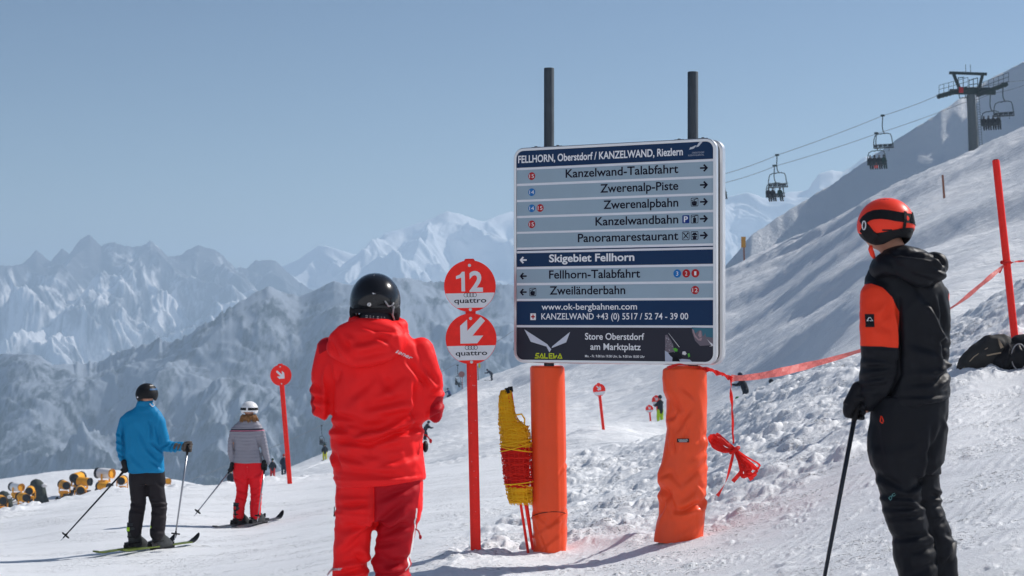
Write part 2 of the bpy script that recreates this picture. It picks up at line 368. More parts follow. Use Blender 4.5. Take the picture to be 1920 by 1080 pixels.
def far_height(u, d):
    x = (u-CU)/F*d; y = d; uc = np.minimum(u, 2200); z = zfar(uc, d)+0.12*(x-(uc-CU)/F*d)
    rt = sstep(420, 700, u)
    # wind ridges and piste edges running down the slope
    q = (x*math.sin(R(35))-y*math.cos(R(35))); al = x*math.cos(R(35))+y*math.sin(R(35))
    z = z+rt*(0.55*fbm(q*0.06+0.02*al, al*0.012, o=3)+0.22*ridged(q*0.22, al*0.03, o=4)+0.05*fbm(x*0.8, y*0.8, o=4)*sstep(120, 200, d))
    z = z+0.10*fbm(x*0.4, y*0.4, o=3)
    up = sstep(1300, 1500, u)*sstep(150, 200, d); z = z+up*(0.55*ridged(y*0.13-x*0.03, x*0.05+y*.02, o=4)-0.5+.22*fbm(x*.3, y*.3, o=4))
    def shade_step(pts, h, wd):   # piste edge, plus steps shaped into the slope to darken as shade bands
        nonlocal z
        uu = [p[0] for p in pts]; dd = np.interp(u, uu, [p[1] for p in pts]); t = (d-dd)
        s = np.tanh(t/wd)-np.tanh(t/(3.5*wd)); inside = sstep(uu[0], uu[1], u)*(1-sstep(uu[-2], uu[-1], u)); z = z+h*s*inside
    shade_step([(540, 163), (620, 170), (760, 180), (960, 190), (1240, 175)], 0.9, 1.5)
    shade_step([(1440, 124), (1560, 121), (1750, 116), (1920, 112), (2200, 106)], 1.5, 3.0)
    shade_step([(1330, 152), (1400, 150), (1560, 147), (1640, 146), (1720, 144)], 0.7, 2.0)
    shade_step([(1300, 178), (1380, 175), (1700, 166), (1960, 160), (2100, 158)], 0.8, 2.2)
    shade_step([(1300, 204), (1380, 200), (1560, 190), (1650, 186), (1750, 182)], 0.6, 1.6)
    shade_step([(1340, 100), (1390, 98), (1470, 96), (1520, 95), (1580, 94)], 0.45, 1.6)
    return z
us2 = np.r_[np.linspace(-1500, -60, 60, endpoint=False), np.linspace(-60, 1980, 720), np.linspace(1980, 3300, 50)[1:]]
ds2 = 40*(320/40)**np.linspace(0, 1, 420)
U, D = np.meshgrid(us2, ds2); Z = far_height(U, D)
ck_u = [400, 440, 600, 700, 800, 900, 1000, 1100, 1200, 1300, 1360, 1395, 1488, 1562, 1647, 1710, 1818, 1920, 2200]; ck_v = [925, 914, 853, 810, 761, 713, 674, 638, 590, 535, 506, 487, 444, 412, 360, 330, 284, 235, 110]
VV = np.where(D > 150, HV-Z/D*F, 1e9); jm = VV.argmin(0); vact = VV.min(0); vt = np.interp(us2, ck_u, ck_v); dzc = (vact-vt)/F*ds2[jm]; dzc = np.where(us2 < 400, 0, np.clip(dzc, -12, 12)); kr = np.hanning(61); kr /= kr.sum(); dzc = np.convolve(np.pad(dzc, 30, mode='edge'), kr, 'valid')
ZCOR = (us2, dzc); Z = Z+dzc[None]*sstep(110, 195, D)
tag(mesh_obj('piste_slope', np.c_[((U-CU)/F*D).ravel(), D.ravel(), Z.ravel()], grid_faces(len(us2), len(ds2)), M_SLOPE, smooth=True), kind='structure')
def far_z(u, d): return float(far_height(np.array([float(u)]), np.array([float(d)]))[0])+float(np.interp(u, *ZCOR))*float(sstep(120, 195, np.array([float(d)]))[0])
def on_far(u, d): return Vector(((u-CU)/F*d, d, far_z(u, d)))
def on_near(u, d, fine=True):
    return Vector(((u-CU)/F*d, d, float(near_height(np.array([float(u)]), np.array([float(d)]), fine)[0])))

# steep shaded mountainside behind the lift
SKB = [(900, 900), (1200, 640), (1300, 560), (1340, 520), (1370, 488), (1410, 440), (1480, 394), (1560, 345), (1640, 290), (1700, 250), (1760, 212), (1830, 165), (1880, 135), (1920, 117), (2050, 60), (2300, -60), (3200, -420)]
def ridge_hill(name, sky, Dc, Df, m, nu, nd, u0, u1, zf=-120, jag=3.5, back=1.25):
    us_ = np.linspace(u0, u1, nu); t = np.r_[np.linspace(0, 1, nd), 1.08, back+0.1, back+0.4]
    dc = Dc*(1+0.04*perlin(us_/300, us_*0+3.3)); vs_ = np.interp(us_, [p[0] for p in sky], [p[1] for p in sky])
    zc = -(vs_-HV)/F*dc; dz = -jag*fbm(us_/25, us_*0+1.1, o=5)/F*dc
    T, UU = np.meshgrid(t, us_, indexing='ij'); DC = dc[None]; ZC = zc[None]
    Dd = Df+(DC-Df)*np.minimum(T, 1)+(DC)*np.maximum(T-1, 0)
    z = zf+(ZC-zf)*np.minimum(T, 1)+dz[None]*np.minimum(T, 1)**8-(np.maximum(T-1, 0))*DC*0.9
    x = (UU-CU)/F*Dd; z = z+np.sin(np.pi*np.clip(T, 0, 1))*(12*fbm(x*0.012, Dd*0.006, o=4)+6*ridged(x*0.045+Dd*.02, Dd*0.03, o=6)-5)*0.8
    return tag(mesh_obj(name, np.c_[x.ravel(), Dd.ravel(), z.ravel()], grid_faces(nu, nd+3), m, smooth=True), kind='structure')
ridge_hill('mountain_slope', SKB, 560, 455, M_SHADE, 420, 150, 900, 3000, zf=-60)

# ---------------------------------------------------------------- distant mountains
def mountain_mat(name, rock, snow=(0.82, 0.84, 0.88), forest=None, sc=1.0, lo=1.08, hi=1.48):
    m = bpy.data.materials.new(name); m.use_nodes = True; t = m.node_tree; b = t.nodes['Principled BSDF']; L = t.links
    b.inputs['Roughness'].default_value = 0.9; b.inputs['Specular IOR Level'].default_value = 0.1
    a = t.nodes.new('ShaderNodeAttribute'); a.attribute_name = 'bare'
    tc = t.nodes.new('ShaderNodeTexCoord'); mp = t.nodes.new('ShaderNodeMapping'); mp.inputs['Scale'].default_value = (1, 0.35, 0.35); L.new(tc.outputs['Object'], mp.inputs[0])
    n = t.nodes.new('ShaderNodeTexNoise'); n.inputs['Scale'].default_value = 0.02*sc; n.inputs['Detail'].default_value = 9; n.inputs['Roughness'].default_value = 0.72; L.new(mp.outputs[0], n.inputs[0])
    ad = t.nodes.new('ShaderNodeMath'); ad.operation = 'MULTIPLY_ADD'; ad.inputs[1].default_value = 1.5; L.new(n.outputs[0], ad.inputs[0]); L.new(a.outputs['Fac'], ad.inputs[2])
    mr = t.nodes.new('ShaderNodeMapRange'); mr.inputs[1].default_value = lo; mr.inputs[2].default_value = hi; L.new(ad.outputs[0], mr.inputs[0])
    mx = t.nodes.new('ShaderNodeMix'); mx.data_type = 'RGBA'; L.new(mr.outputs[0], mx.inputs[0]); mx.inputs[6].default_value = (*snow, 1); mx.inputs[7].default_value = (*rock, 1)
    L.new(mx.outputs[2], b.inputs['Base Color']); return m
def mountain(name, sky, Dc, Df, zf, m, nu, nd, u0, u1, jag=2.0, amp=0.16, fs=1.0, bare=0.0, pw=1.0, seed=0.0, teeth=None, alp=0.0, relief=1.0, shear=0.5, flat=True, trees=0.0, rel2=0.14, spurs=None, sk=(.40, .80), sdir=(.5, -.86)):
    us_ = np.linspace(u0, u1, nu); t = np.r_[np.linspace(0, 1, nd), 1.06, 1.2, 1.5]
    dc = Dc*(1+0.06*perlin(us_/260, us_*0+seed))
    vs_ = np.interp(us_, [p[0] for p in sky], [p[1] for p in sky]); jj = jag*fbm(us_/22+seed, us_*0+seed, o=6, g=0.6)
    if teeth: jj = jj-teeth[2]*np.abs(perlin(us_*0.33, us_*0+5))*sstep(teeth[0]-20, teeth[0], us_)*(1-sstep(teeth[1], teeth[1]+20, us_))
    ker = np.hanning(nu//50+3); ker /= ker.sum(); vsm = np.convolve(np.pad(vs_, len(ker)//2, mode='edge'), ker, 'valid')[:nu]
    zc = -(vsm-HV)/F*dc; dz = -(vs_+jj-vsm)/F*dc
    T, UU = np.meshgrid(t, us_, indexing='ij')
    Dd = Df+(dc[None]-Df)*np.minimum(T, 1)+Dc*np.maximum(T-1, 0)
    Tc = np.clip(T, 0, 1); base = zf+(zc[None]-zf)*Tc**pw+dz[None]*Tc**22-np.maximum(T-1, 0)*Dc*0.5
    x = (UU-CU)/F*Dd; H = np.abs(zc.mean()-zf)
    s = fs/H
    xs_ = x+shear*(Dd-Dc); wx = xs_*s*1.3+0.30*perlin(x*s*1.5+seed, Dd*s*1.5)+.08*perlin(x*s*6, Dd*s*6+seed); wy = Dd*s*0.9+0.30*perlin(x*s*1.5+7, Dd*s*1.5+seed)+.08*perlin(x*s*6+4, Dd*s*6)
    if spurs:
        sp = np.full_like(base, -1e9); px_ = x+.05*H*perlin(x*s*3, Dd*s*3+seed); py_ = Dd+.05*H*perlin(x*s*3+5, Dd*s*3)
        for (su, dr, len_) in spurs:
            i0 = int(np.clip(np.searchsorted(us_, su), 0, nu-1)); X0 = (us_[i0]-CU)/F*dc[i0]; Y0 = dc[i0]; Z0 = zc[i0]
            dl = math.hypot(dr, 1); ex, ey = dr/dl, -1/dl; al = (px_-X0)*ex+(py_-Y0)*ey; ac = -(px_-X0)*ey+(py_-Y0)*ex
            sp = np.maximum(sp, Z0-H*.01-sk[0]*al*(1+.25*perlin(al/H*3, al*0+su))-sk[1]*np.abs(ac)-4*np.maximum(-al, 0)-2*np.maximum(al-len_*H, 0))
        kk = H*.03; base = np.where(T <= 1.001, base+kk*np.logaddexp(0, (sp-base)/kk)*sstep(1.0, .9, T), base)
    rg = ridged(wx+seed, wy, o=8, g=0.56)-0.95; rg2 = ridged(wx*5+seed, wy*4.0, o=5, g=0.6)-0.95
    env = (np.sin(np.pi*Tc**0.8)**0.7)*0.85+0.15*(Tc > 0.98)*0
    z = base+H*amp*relief*env*(rg+rel2*rg2)
    b = bare+0.55*(-rg)*0+0.25*fbm(x*s*3+seed, Dd*s*1.2, o=4)+alp*(0.5-Tc)+0.22*np.clip(-rg2, -1, 1)
    if trees: z = z+trees*RNG.random(z.shape)**2*sstep(.35, .75, b+.35*perlin(x*.03, Dd*.03))
    o = mesh_obj(name, np.c_[x.ravel(), Dd.ravel(), z.ravel()], grid_faces(nu, nd+3), m, smooth=not flat)
    at = o.data.attributes.new('bare', 'FLOAT', 'POINT'); at.data.foreach_set('value', b.ravel().astype(np.float32))
    return tag(o, kind='structure')
MID = [(-700, 640), (-300, 690), (0, 664), (50, 662), (75, 668), (100, 684), (180, 682), (240, 655), (300, 643), (340, 640), (370, 615), (400, 603), (440, 573), (480, 548), (505, 536), (530, 548), (560, 556), (600, 540), (625, 527), (660, 535), (740, 522), (760, 521), (800, 528), (830, 531), (960, 534), (1100, 560), (1300, 620), (1700, 700), (2400, 760)]
M_MID = mountain_mat('forested_mountain', (0.022, 0.034, 0.042), snow=(0.27, 0.31, 0.37), sc=3.0, lo=1.12, hi=1.46)
mountain('forested_mountain', MID, 3000, 1500, -620, M_MID, 1100, 260, -700, 2400, jag=2.0, trees=5.0, flat=True, rel2=.10, shear=.2, amp=0.085, fs=1.8, bare=0.66, spurs=[(-450, .3, .9), (-150, -.2, .8), (70, .35, .9), (230, -.3, .7), (372, .1, .9), (505, -.45, 1.0), (505, .4, .9), (625, .15, .8), (750, .5, .9), (830, -.2, .8), (960, .3, .9), (1150, .1, .9)], sk=(.50, .62), teeth=(150, 430, 15), alp=0.40, seed=2.1)
LEFT = [(-700, 520), (-300, 470), (-100, 510), (0, 500), (40, 496), (68, 468), (95, 492), (115, 467), (130, 474), (150, 452), (168, 438), (190, 461), (210, 453), (228, 458), (245, 463), (262, 461), (282, 452), (300, 466), (315, 482), (340, 478), (372, 458), (395, 466), (412, 472), (440, 502), (462, 503), (480, 487), (505, 488), (515, 487), (535, 505), (560, 530), (700, 600), (2400, 700)]
M_ALP = mountain_mat('rocky_snow_mountain', (0.10, 0.105, 0.12), snow=(.88, .88, .9), sc=0.6, lo=1.14, hi=1.42)
mountain('rocky_mountain_range', LEFT, 6500, 5200, -620, M_ALP, 900, 260, -700, 760, jag=3.2, amp=0.11, fs=1.6, bare=0.50, alp=-0.85, seed=5.7, pw=1.15, shear=.5, spurs=[(-500, .4, 1.3), (-300, .5, 1.3), (-100, .3, 1.2), (0, -.5, .9), (68, .55, 1.4), (68, -.5, 1.1), (115, .7, 1.3), (168, .9, 1.5), (168, -.1, .8), (225, .2, .6), (282, .75, 1.3), (282, -.2, .8), (372, .6, 1.2), (372, -.55, 1.2), (412, .9, .9), (505, .4, .8)])
FARS = [(300, 640), (480, 500), (535, 497), (560, 486), (600, 459), (615, 461), (640, 470), (670, 478), (690, 480), (700, 460), (720, 437), (760, 426), (800, 413), (840, 396), (860, 400), (905, 416), (930, 405), (960, 396), (1050, 380), (1200, 400), (1340, 385), (1372, 366), (1400, 360), (1440, 372), (1480, 360), (1515, 356), (1535, 326), (1560, 319), (1580, 323), (1600, 310), (1622, 292), (1660, 300), (1800, 330), (2400, 420)]
M_FAR = mountain_mat('snowy_peaks', (0.22, 0.22, 0.24), sc=0.5)
mountain('snowy_mountain_range', FARS, 8200, 6300, -700, M_FAR, 1000, 240, 300, 2400, jag=1.6, amp=0.12, fs=1.4, bare=0.14, spurs=[(380, .5, 1), (480, .4, 1), (600, .5, 1.2), (600, -.5, 1.1), (690, .6, 1), (735, -.3, 1), (840, .55, 1.3), (840, -.25, 1.2), (905, .5, 1), (960, .6, 1.2), (1050, -.3, 1.2), (1200, .5, 1.2), (1372, .4, 1.2), (1372, -.5, 1.2), (1480, .6, 1.2), (1560, .2, 1), (1622, -.4, 1.1), (1700, .5, 1)], alp=-0.1, seed=9.4, pw=1.2)
# ---------------------------------------------------------------- haze
hz = MB(); hz.v = []; 
hz.box((0, 5000, 0), (13000, 6000, 1), None)
hz.v = [(x, y, -780 if z < 0 else 440) for x, y, z in hz.v]
hm = bpy.data.materials.new('haze'); hm.use_nodes = True; t = hm.node_tree; t.nodes.remove(t.nodes['Principled BSDF'])
pv = t.nodes.new('ShaderNodeVolumePrincipled'); pv.inputs['Color'].default_value = (0.60, 0.79, 1.0, 1); pv.inputs['Density'].default_value = 2.1e-4; pv.inputs['Anisotropy'].default_value = 0.2
t.links.new(pv.outputs[0], t.nodes['Material Output'].inputs['Volume'])
ho = hz.build('haze', hm); tag(ho, kind='stuff', label='thin blue mountain haze'); 
# ================================================================ OBJECTS: signs, posts, tape
def ortho(pa, pb):  # unit helpers
    return (Vector(pb)-Vector(pa)).normalized()
ALU = mat('brushed_aluminium', (0.62, 0.64, 0.67), 0.35, metal=0.85, var=0.06, vscale=9, bump=0.1, bscale=80)
STEEL = mat('weathered_steel', (0.07, 0.085, 0.10), 0.55, metal=0.6, var=0.3, vscale=18, bump=0.3, bscale=60, stretch=(1, 1, 0.25))
NAVY = mat('navy_panel', (0.006, 0.032, 0.095), 0.35, var=0.06, vscale=3)
GREY = mat('grey_panel', (0.31, 0.41, 0.49), 0.4, var=0.05, vscale=3)
BLACKP = mat('black_panel', (0.028, 0.030, 0.045), 0.35)
WHITEP = mat('white_print', (0.80, 0.81, 0.84), 0.45)
DARKP = mat('dark_print', (0.006, 0.006, 0.018), 0.45)
REDP = mat('red_print', (0.42, 0.015, 0.02), 0.4); BLUEP = mat('blue_print', (0.015, 0.16, 0.45), 0.4)
LIMEP = mat('lime_print', (0.62, 0.70, 0.03), 0.45)
MRED = mat('marker_red', (0.93, 0.030, 0.022), 0.38, var=0.10, vscale=14, bump=0.08, bscale=40)
MWHITE = mat('marker_white', (0.70, 0.71, 0.75), 0.4, var=0.04, vscale=9)
RIVET = mat('rivet_zinc', (0.55, 0.56, 0.58), 0.4, metal=0.5)
BLACKPL = mat('black_plastic', (0.012, 0.012, 0.014), 0.45)

def text_mesh(s, bold=0.0, size=1.0, shear=0.0):
    c = bpy.data.curves.new('t', 'FONT'); c.body = s; c.size = size; c.offset = bold; c.shear = shear; c.resolution_u = 4
    o = bpy.data.objects.new('t', c); COL.objects.link(o)
    dg = bpy.context.evaluated_depsgraph_get(); me = bpy.data.meshes.new_from_object(o.evaluated_get(dg))
    bpy.data.objects.remove(o); bpy.data.curves.remove(c)
    v = np.empty(len(me.vertices)*3); me.vertices.foreach_get('co', v); v = v.reshape(-1, 3)
    f = [tuple(p.vertices) for p in me.polygons]; bpy.data.meshes.remove(me); return v, f
def text(s, x0, x1, z0, cap, y, m, parent, name='lettering', bold=0.0, shear=0.0):
    """text between x0 and x1 on baseline z0 with capital height cap, in the xz plane facing -y"""
    v, f = text_mesh(s, bold, 1.0, shear); w0, w1 = v[:, 0].min(), v[:, 0].max()
    sx = (x1-x0)/(w1-w0); sz = cap/0.70
    return mesh_obj(name, [(x0+(p[0]-w0)*sx, y, z0+p[1]*sz) for p in v], f, m, parent)

# ---- the big direction board
SB = P(963, 600, 13.4); WB, HB = 1.692, 1.683; YAW = -math.atan2(0.79, 1.497)
board = thing('direction_sign', (SB.x, SB.y, 0), 'large silver framed slope direction board with navy and grey rows on two steel posts', 'sign', rotz=YAW)
ZB = -0.335; ZT = 1.348
def ax(u):
    t = ((u-CU)*13.4-F*0.0126)/(F*1.497+0.79*(u-CU)); return t*WB
def zl(v): return (HV-v)/238.8
def rrect(x0, x1, z0, z1, r, n=6):
    pts = []
    for cx, cz, a0 in ((x1-r, z0+r, -90), (x1-r, z1-r, 0), (x0+r, z1-r, 90), (x0+r, z0+r, 180)):
        for k in range(n+1):
            a = R(a0+90*k/n); pts.append((cx+r*math.cos(a), cz+r*math.sin(a)))
    return pts
def frame_ring(mb, x0, x1, z0, z1, r, wd, y0, y1, lip=0.006):
    o = rrect(x0, x1, z0, z1, r); i = rrect(x0+wd, x1-wd, z0+wd, z1-wd, max(r-wd, 0.02)); n = len(o)
    o2 = rrect(x0+lip, x1-lip, z0+lip, z1-lip, r-lip)
    prof = [(o, y1), (o, y0+lip), (o2, y0), (i, y0+0.001), (i, y0+0.012), (i, y1)]
    vs_ = []; fs = []
    for pts, y in prof: vs_ += [(x, y, z) for x, z in pts]
    for j in range(len(prof)):
        k2 = (j+1) % len(prof)
        for k in range(n): l = (k+1) % n; fs.append((j*n+k, j*n+l, k2*n+l, k2*n+k))
    mb.add(vs_, fs)
DKBRN = mat('dark_back_sheet', (0.035, 0.028, 0.026), 0.5)
fr = MB(); frame_ring(fr, 0, WB, ZB, ZT, 0.085, 0.024, -0.002, 0.042); fr.build('frame', ALU, board, auto=40)
bp = MB(); bp.poly(rrect(0.02, WB-0.02, ZB+0.02, ZT-0.02, 0.07), 0.010, 0.034); bp.build('backing_panel', mat('panel_divider', (0.80, 0.81, 0.86), 0.4), board)
fr = MB(); frame_ring(fr, 0.0, WB, ZB, ZT, 0.085, 0.024, 0.134, 0.19); fr.build('rear_frame', ALU, board, auto=40)
bp = MB(); bp.poly(rrect(0.02, WB-0.02, ZB+0.02, ZT-0.02, 0.07), 0.142, 0.180); bp.build('rear_panel', DKBRN, board)
for u, vt in ((1020, 125), (1291, 132)):
    xx = ax(u)*1.0; dpt = 13.4-0.79*xx/WB; top = (HV-vt)/F*dpt
    pm = MB(); pm.tube([(xx, 0.088, -2.15), (xx, 0.088, top-0.006), (xx, 0.088, top)], [0.040, 0.040, 0.038], 24); pm.build('post', STEEL, board, auto=40)
    for dx in (-0.095, 0.095):
        b = MB(); b.tube([(xx+dx, 0.05, ZT-0.004), (xx+dx, 0.05, ZT+0.012)], 0.012, 8); b.tube([(xx+dx*0.6, 0.05, ZT+0.003), (xx+dx*1.4, 0.05, ZT+0.003)], 0.005, 6); b.build('clamp_bolt', DKBRN, board)
XI0, XI1 = 0.026, WB-0.026
def row(v0, v1, m, name='sign_row', top=False, bottom=False):
    z1, z0 = zl(v0), zl(v1); mb = MB(); r = 0.06
    if top or bottom:
        pts = rrect(XI0, XI1, z0, z1, r, 6); n = 7
        if top: pts = [(XI0, z0), (XI1, z0)]+pts[n:3*n]
        else: pts = pts[:n]+[(XI1, z1), (XI0, z1)]+pts[3*n:]
    else: pts = [(XI0, z0), (XI1, z0), (XI1, z1), (XI0, z1)]
    mb.poly(pts, 0.006, 0.0105); return mb.build(name, m, board), z0, z1
YT = 0.0048
def arrow(cx, cz, s, right, m, par):
    g = s*0.26; sh = [(-1, -.20), (.28, -.20), (-.22, -.68), (.16, -.92), (1.05, 0), (.16, .92), (-.22, .68), (.28, .20), (-1, .20)]
    # barbed arrow: shaft plus two swept bars
    mb = MB(); sg = 1 if right else -1
    mb.poly([(cx+sg*p[0]*s, cz+p[1]*s) for p in sh], YT-0.0006, YT+0.001); return mb.build('arrow', m, par)
def dot(cx, cz, r, m, s, par):
    mb = MB(); mb.disc((cx, 0, cz), r, YT-0.0008, 32, 0.0015); o = mb.build('piste_number', m, par)
    w = r*(1.35 if len(s) > 1 else 0.55); text(s, cx-w/2, cx+w/2, cz-r*0.5, r*1.0, YT-0.0014, WHITEP, par, 'numeral', bold=0.0)
def icon(cx, cz, h, par, kind):
    mb = MB(); hw = h*0.92
    o = rrect(cx-hw, cx+hw, cz-h, cz+h, h*.25, 4); i = rrect(cx-hw+.004, cx+hw-.004, cz-h+.004, cz+h-.004, h*.2, 4); n = len(o)
    mb.add([(x, YT, z) for x, z in o]+[(x, YT, z) for x, z in i], [(k, (k+1) % n, n+(k+1) % n, n+k) for k in range(n)])
    def bar(a, b, w=0.005):
        a = Vector((cx+a[0]*h, YT, cz+a[1]*h)); b = Vector((cx+b[0]*h, YT, cz+b[1]*h)); d = (b-a).normalized(); q = Vector((-d.z, 0, d.x))*w/2
        mb.add([a-q, b-q, b+q, a+q], [(0, 1, 2, 3)])
    if kind == 'lift':      # chairlift pictogram
        bar((-.75, .35), (.75, .85)); bar((-.05, .6), (-.05, .1)); bar((-.55, .1), (.5, .1), .008); bar((-.55, .1), (-.55, -.6), .008); bar((-.55, -.6), (.35, -.6), .012); bar((.5, .1), (.35, -.7), .006)
        for k in range(3): bar((-.35+k*.33, 0), (-.35+k*.33, -.5), .010); bar((-.35+k*.33, -.45), (-.15+k*.33, -.8), .006)
        bar((.6, -.2), (.1, -.85), .004)
    if kind == 'gondola':
        bar((-.85, .45), (.85, .9), .005); bar((0, .65), (0, .15), .006); bar((-.35, .12), (.35, .12), .010); bar((-.38, -.3), (.38, -.3), .035); bar((-.28, -.6), (.28, -.6), .016)
    if kind == 'fork':
        bar((-.6, -.6), (.55, .6), .007); bar((.6, -.6), (-.55, .6), .007); bar((-.62, .5), (-.42, .68), .010); bar((.62, .45), (.4, .7), .010)
    if kind == 'terrace':
        bar((-.65, .25), (.65, .25), .010); bar((-.4, .48), (.4, .48), .014); bar((0, .6), (0, -.4), .006); bar((-.6, -.2), (.6, -.2), .008); bar((-.45, -.6), (.45, -.6), .016)
    return mb.build('pictogram', DARKP, par)
ZC = lambda z0, z1: (z0+z1)/2
r0, a0, a1 = row(282, 315, NAVY, top=True)
text('FELLHORN, Oberstdorf / KANZELWAND, Riezlern', ax(971), ax(1280), a0+0.038, 0.056, YT, WHITEP, r0, bold=0.022)
mb = MB(); lx, lz = ax(1292), a0+0.088
mb.poly([(lx, lz-.012), (lx+.035, lz-.006), (lx+.06, lz+.018), (lx+.045, lz+.016), (lx+.028, lz+.008), (lx+.008, lz+.004)], YT-.0005, YT+.001)
mb.poly([(lx+.055, lz+.004), (lx+.075, lz+.008), (lx+.115, lz+.052), (lx+.105, lz+.058), (lx+.075, lz+.034)], YT-.0005, YT+.001)
mb.build('emblem', mat('pale_print', (.55, .58, .63), .5), r0)
SMALL = mat('faint_print', (.33, .37, .44), .5)
text('OBERSTDORF', ax(1297), ax(1320), a0+0.045, 0.012, YT, SMALL, r0, bold=.01); text('KLEINWALSERTAL', ax(1290), ax(1320), a0+0.027, 0.012, YT, SMALL, r0, bold=.01)
rows = [(319.5, 344.8, 'Kanzelwand-Talabfahrt', 1060, ('R15',), ()), (349.3, 375, 'Zwerenalp-Piste', 1125, ('B14',), ()), (379.3, 405, 'Zwerenalpbahn', 1131, ('B14', 'R15'), ('lift',)),
        (409.4, 434.8, 'Kanzelwandbahn', 1116, ('R15',), ('gondola', 'P')), (438.8, 464.4, 'Panoramarestaurant', 1083, (), ('terrace', 'fork'))]
for v0, v1, s, u0, dots, ics in rows:
    ro, z0, z1 = row(v0, v1, GREY); h = z1-z0
    text(s, ax(u0), ax(1271.5), z0+h*0.30, 0.064, YT, DARKP, ro, bold=0.016)
    arrow(ax(1319.5), z0+h*.56, 0.031, True, DARKP, ro)
    for k, d in enumerate(dots): dot(ax(996.5)+k*0.074, z0+h*0.52, 0.030, REDP if d[0] == 'R' else BLUEP, d[1:], ro)
    for k, ic in enumerate(ics):
        cx = ax(1302)-k*0.070
        if ic == 'P':
            mb = MB(); mb.poly(rrect(cx-.028, cx+.028, z0+h*.56-.030, z0+h*.56+.030, .006), YT-.0004, YT+.001); mb.build('parking_plate', mat('parking_blue', (.01, .04, .22), .4), ro)
            text('P', cx-.015, cx+.017, z0+h*.56-.021, .043, YT-.001, WHITEP, ro, bold=.02)
        else: icon(cx, z0+h*.56, 0.032, ro, ic)
mb = MB(); mb.box(((XI0+XI1)/2, 0.0085, zl(469.9)), ((XI1-XI0)/2, 0.0012, 0.0045)); mb.build('divider_line', NAVY, board)
r6, z0, z1 = row(475.2, 500.6, NAVY)
text('Skigebiet Fellhorn', ax(1029), ax(1189), z0+.034, 0.058, YT, WHITEP, r6, bold=0.024); arrow(ax(980.5), ZC(z0, z1), .030, False, WHITEP, r6)
r7, z0, z1 = row(505.2, 530.8, GREY)
text('Fellhorn-Talabfahrt', ax(1029), ax(1200), z0+.032, 0.064, YT, DARKP, r7, bold=0.016); arrow(ax(980.5), ZC(z0, z1), .030, False, DARKP, r7)
for k, (c, n) in enumerate(((BLUEP, '3'), (REDP, '2'), (REDP, '1'))): dot(ax(1269.5)+k*.0725, ZC(z0, z1)+.004, .031, c, n, r7)
r8, z0, z1 = row(535.3, 560.4, GREY)
text('Zweiländerbahn', ax(1030), ax(1172), z0+.032, 0.064, YT, DARKP, r8, bold=0.016); arrow(ax(980.5), ZC(z0, z1), .030, False, DARKP, r8); icon(ax(998.5), ZC(z0, z1), .032, r8, 'lift')
dot(ax(1303), ZC(z0, z1)+.004, .031, REDP, '12', r8)
r9, z0, z1 = row(564.8, 609.6, NAVY)
text('www.ok-bergbahnen.com', ax(1015), ax(1194), z0+.120, 0.048, YT, WHITEP, r9, bold=0.008)
text('KANZELWAND +43 (0) 5517 / 52 74 - 39 00', ax(1014.5), ax(1290), z0+.045, 0.048, YT, WHITEP, r9, bold=0.008)
cx, cz = ax(999), z0+.066; mb = MB(); mb.poly(rrect(cx-.024, cx+.024, cz-.026, cz+.026, .004), YT, YT+.0012); mb.build('first_aid_plate', WHITEP, r9)
mb = MB(); mb.box((cx, YT-.001, cz), (.005, .0005, .017)); mb.box((cx, YT-.0022, cz), (.016, .0005, .0055)); mb.build('red_cross', REDP, r9)
r10, z0, z1 = row(613.8, 677.8, BLACKP, name='advert_panel', bottom=True)
def bz(pts): return [(ax(960+p[0]/10.667), zl(600+p[1]/10.667)) for p in pts]
mb = MB()
mb.poly(bz([(243, 190), (370, 270), (700, 480), (778, 580), (742, 640), (685, 525), (372, 432)]), YT-.0005, YT+.001)
mb.poly(bz([(788, 555), (800, 520), (1155, 235), (1078, 440)]), YT-.0005, YT+.001); mb.build('logo_wings', mat('pale_logo', (.58, .61, .70), .45), r10)
# angular capitals of the advertiser's name
mb = MB(); L0, L1 = ax(1003), ax(1054); bz0, bh = zl(673)+.010, 0.034
def glyph(strokes, x, w, t=0.0085):
    for a, b in strokes:
        a = Vector((x+a[0]*w, 0, bz0+a[1]*bh)); b = Vector((x+b[0]*w, 0, bz0+b[1]*bh)); d = (b-a).normalized(); q = Vector((-d.z, 0, d.x))*t/2; a = a-d*t*.4; b = b+d*t*.4
        mb.add([(p.x, YT, p.z) for p in (a-q, b-q, b+q, a+q)], [(0, 1, 2, 3)])
gw = (L1-L0)/6.2
G = [[((0, 0), (.7, 0)), ((.7, 0), (.8, .4)), ((.8, .4), (.15, .55)), ((.15, .55), (.3, 1)), ((.3, 1), (.9, 1))], [((0, 0), (.5, 1)), ((.5, 1), (.95, 0)), ((.95, 0), (.4, 0))],
     [((.1, 1), (.1, 0)), ((.1, 0), (.8, 0))], [((.1, 0), (.1, 1)), ((.1, 0), (.85, 0)), ((.1, .5), (.75, .5)), ((.1, 1), (.85, 1))],
     [((.05, 1), (.05, 0)), ((.05, 0), (.4, .5)), ((.4, .5), (.4, 0)), ((.4, 0), (.8, .6))], [((0, 0), (.5, 1)), ((.5, 1), (.95, 0)), ((.95, 0), (.4, 0))]]
for k, g in enumerate(G): glyph(g, L0+k*gw*1.04, gw*0.92)
mb.build('brand_name', LIMEP, r10)
text('Store Oberstdorf', ax(1096.5), ax(1207.5), z0+.176, .050, YT, WHITEP, r10, bold=.012); text('am Marktplatz', ax(1106.5), ax(1201), z0+.098, .050, YT, WHITEP, r10, bold=.012)
text('Mo. - Fr. 9.00 bis 19.00 Uhr, Sa. 9.00 bis 18.00 Uhr', ax(1096.5), ax(1208.5), z0+.040, .0185, YT, WHITEP, r10, bold=.012)
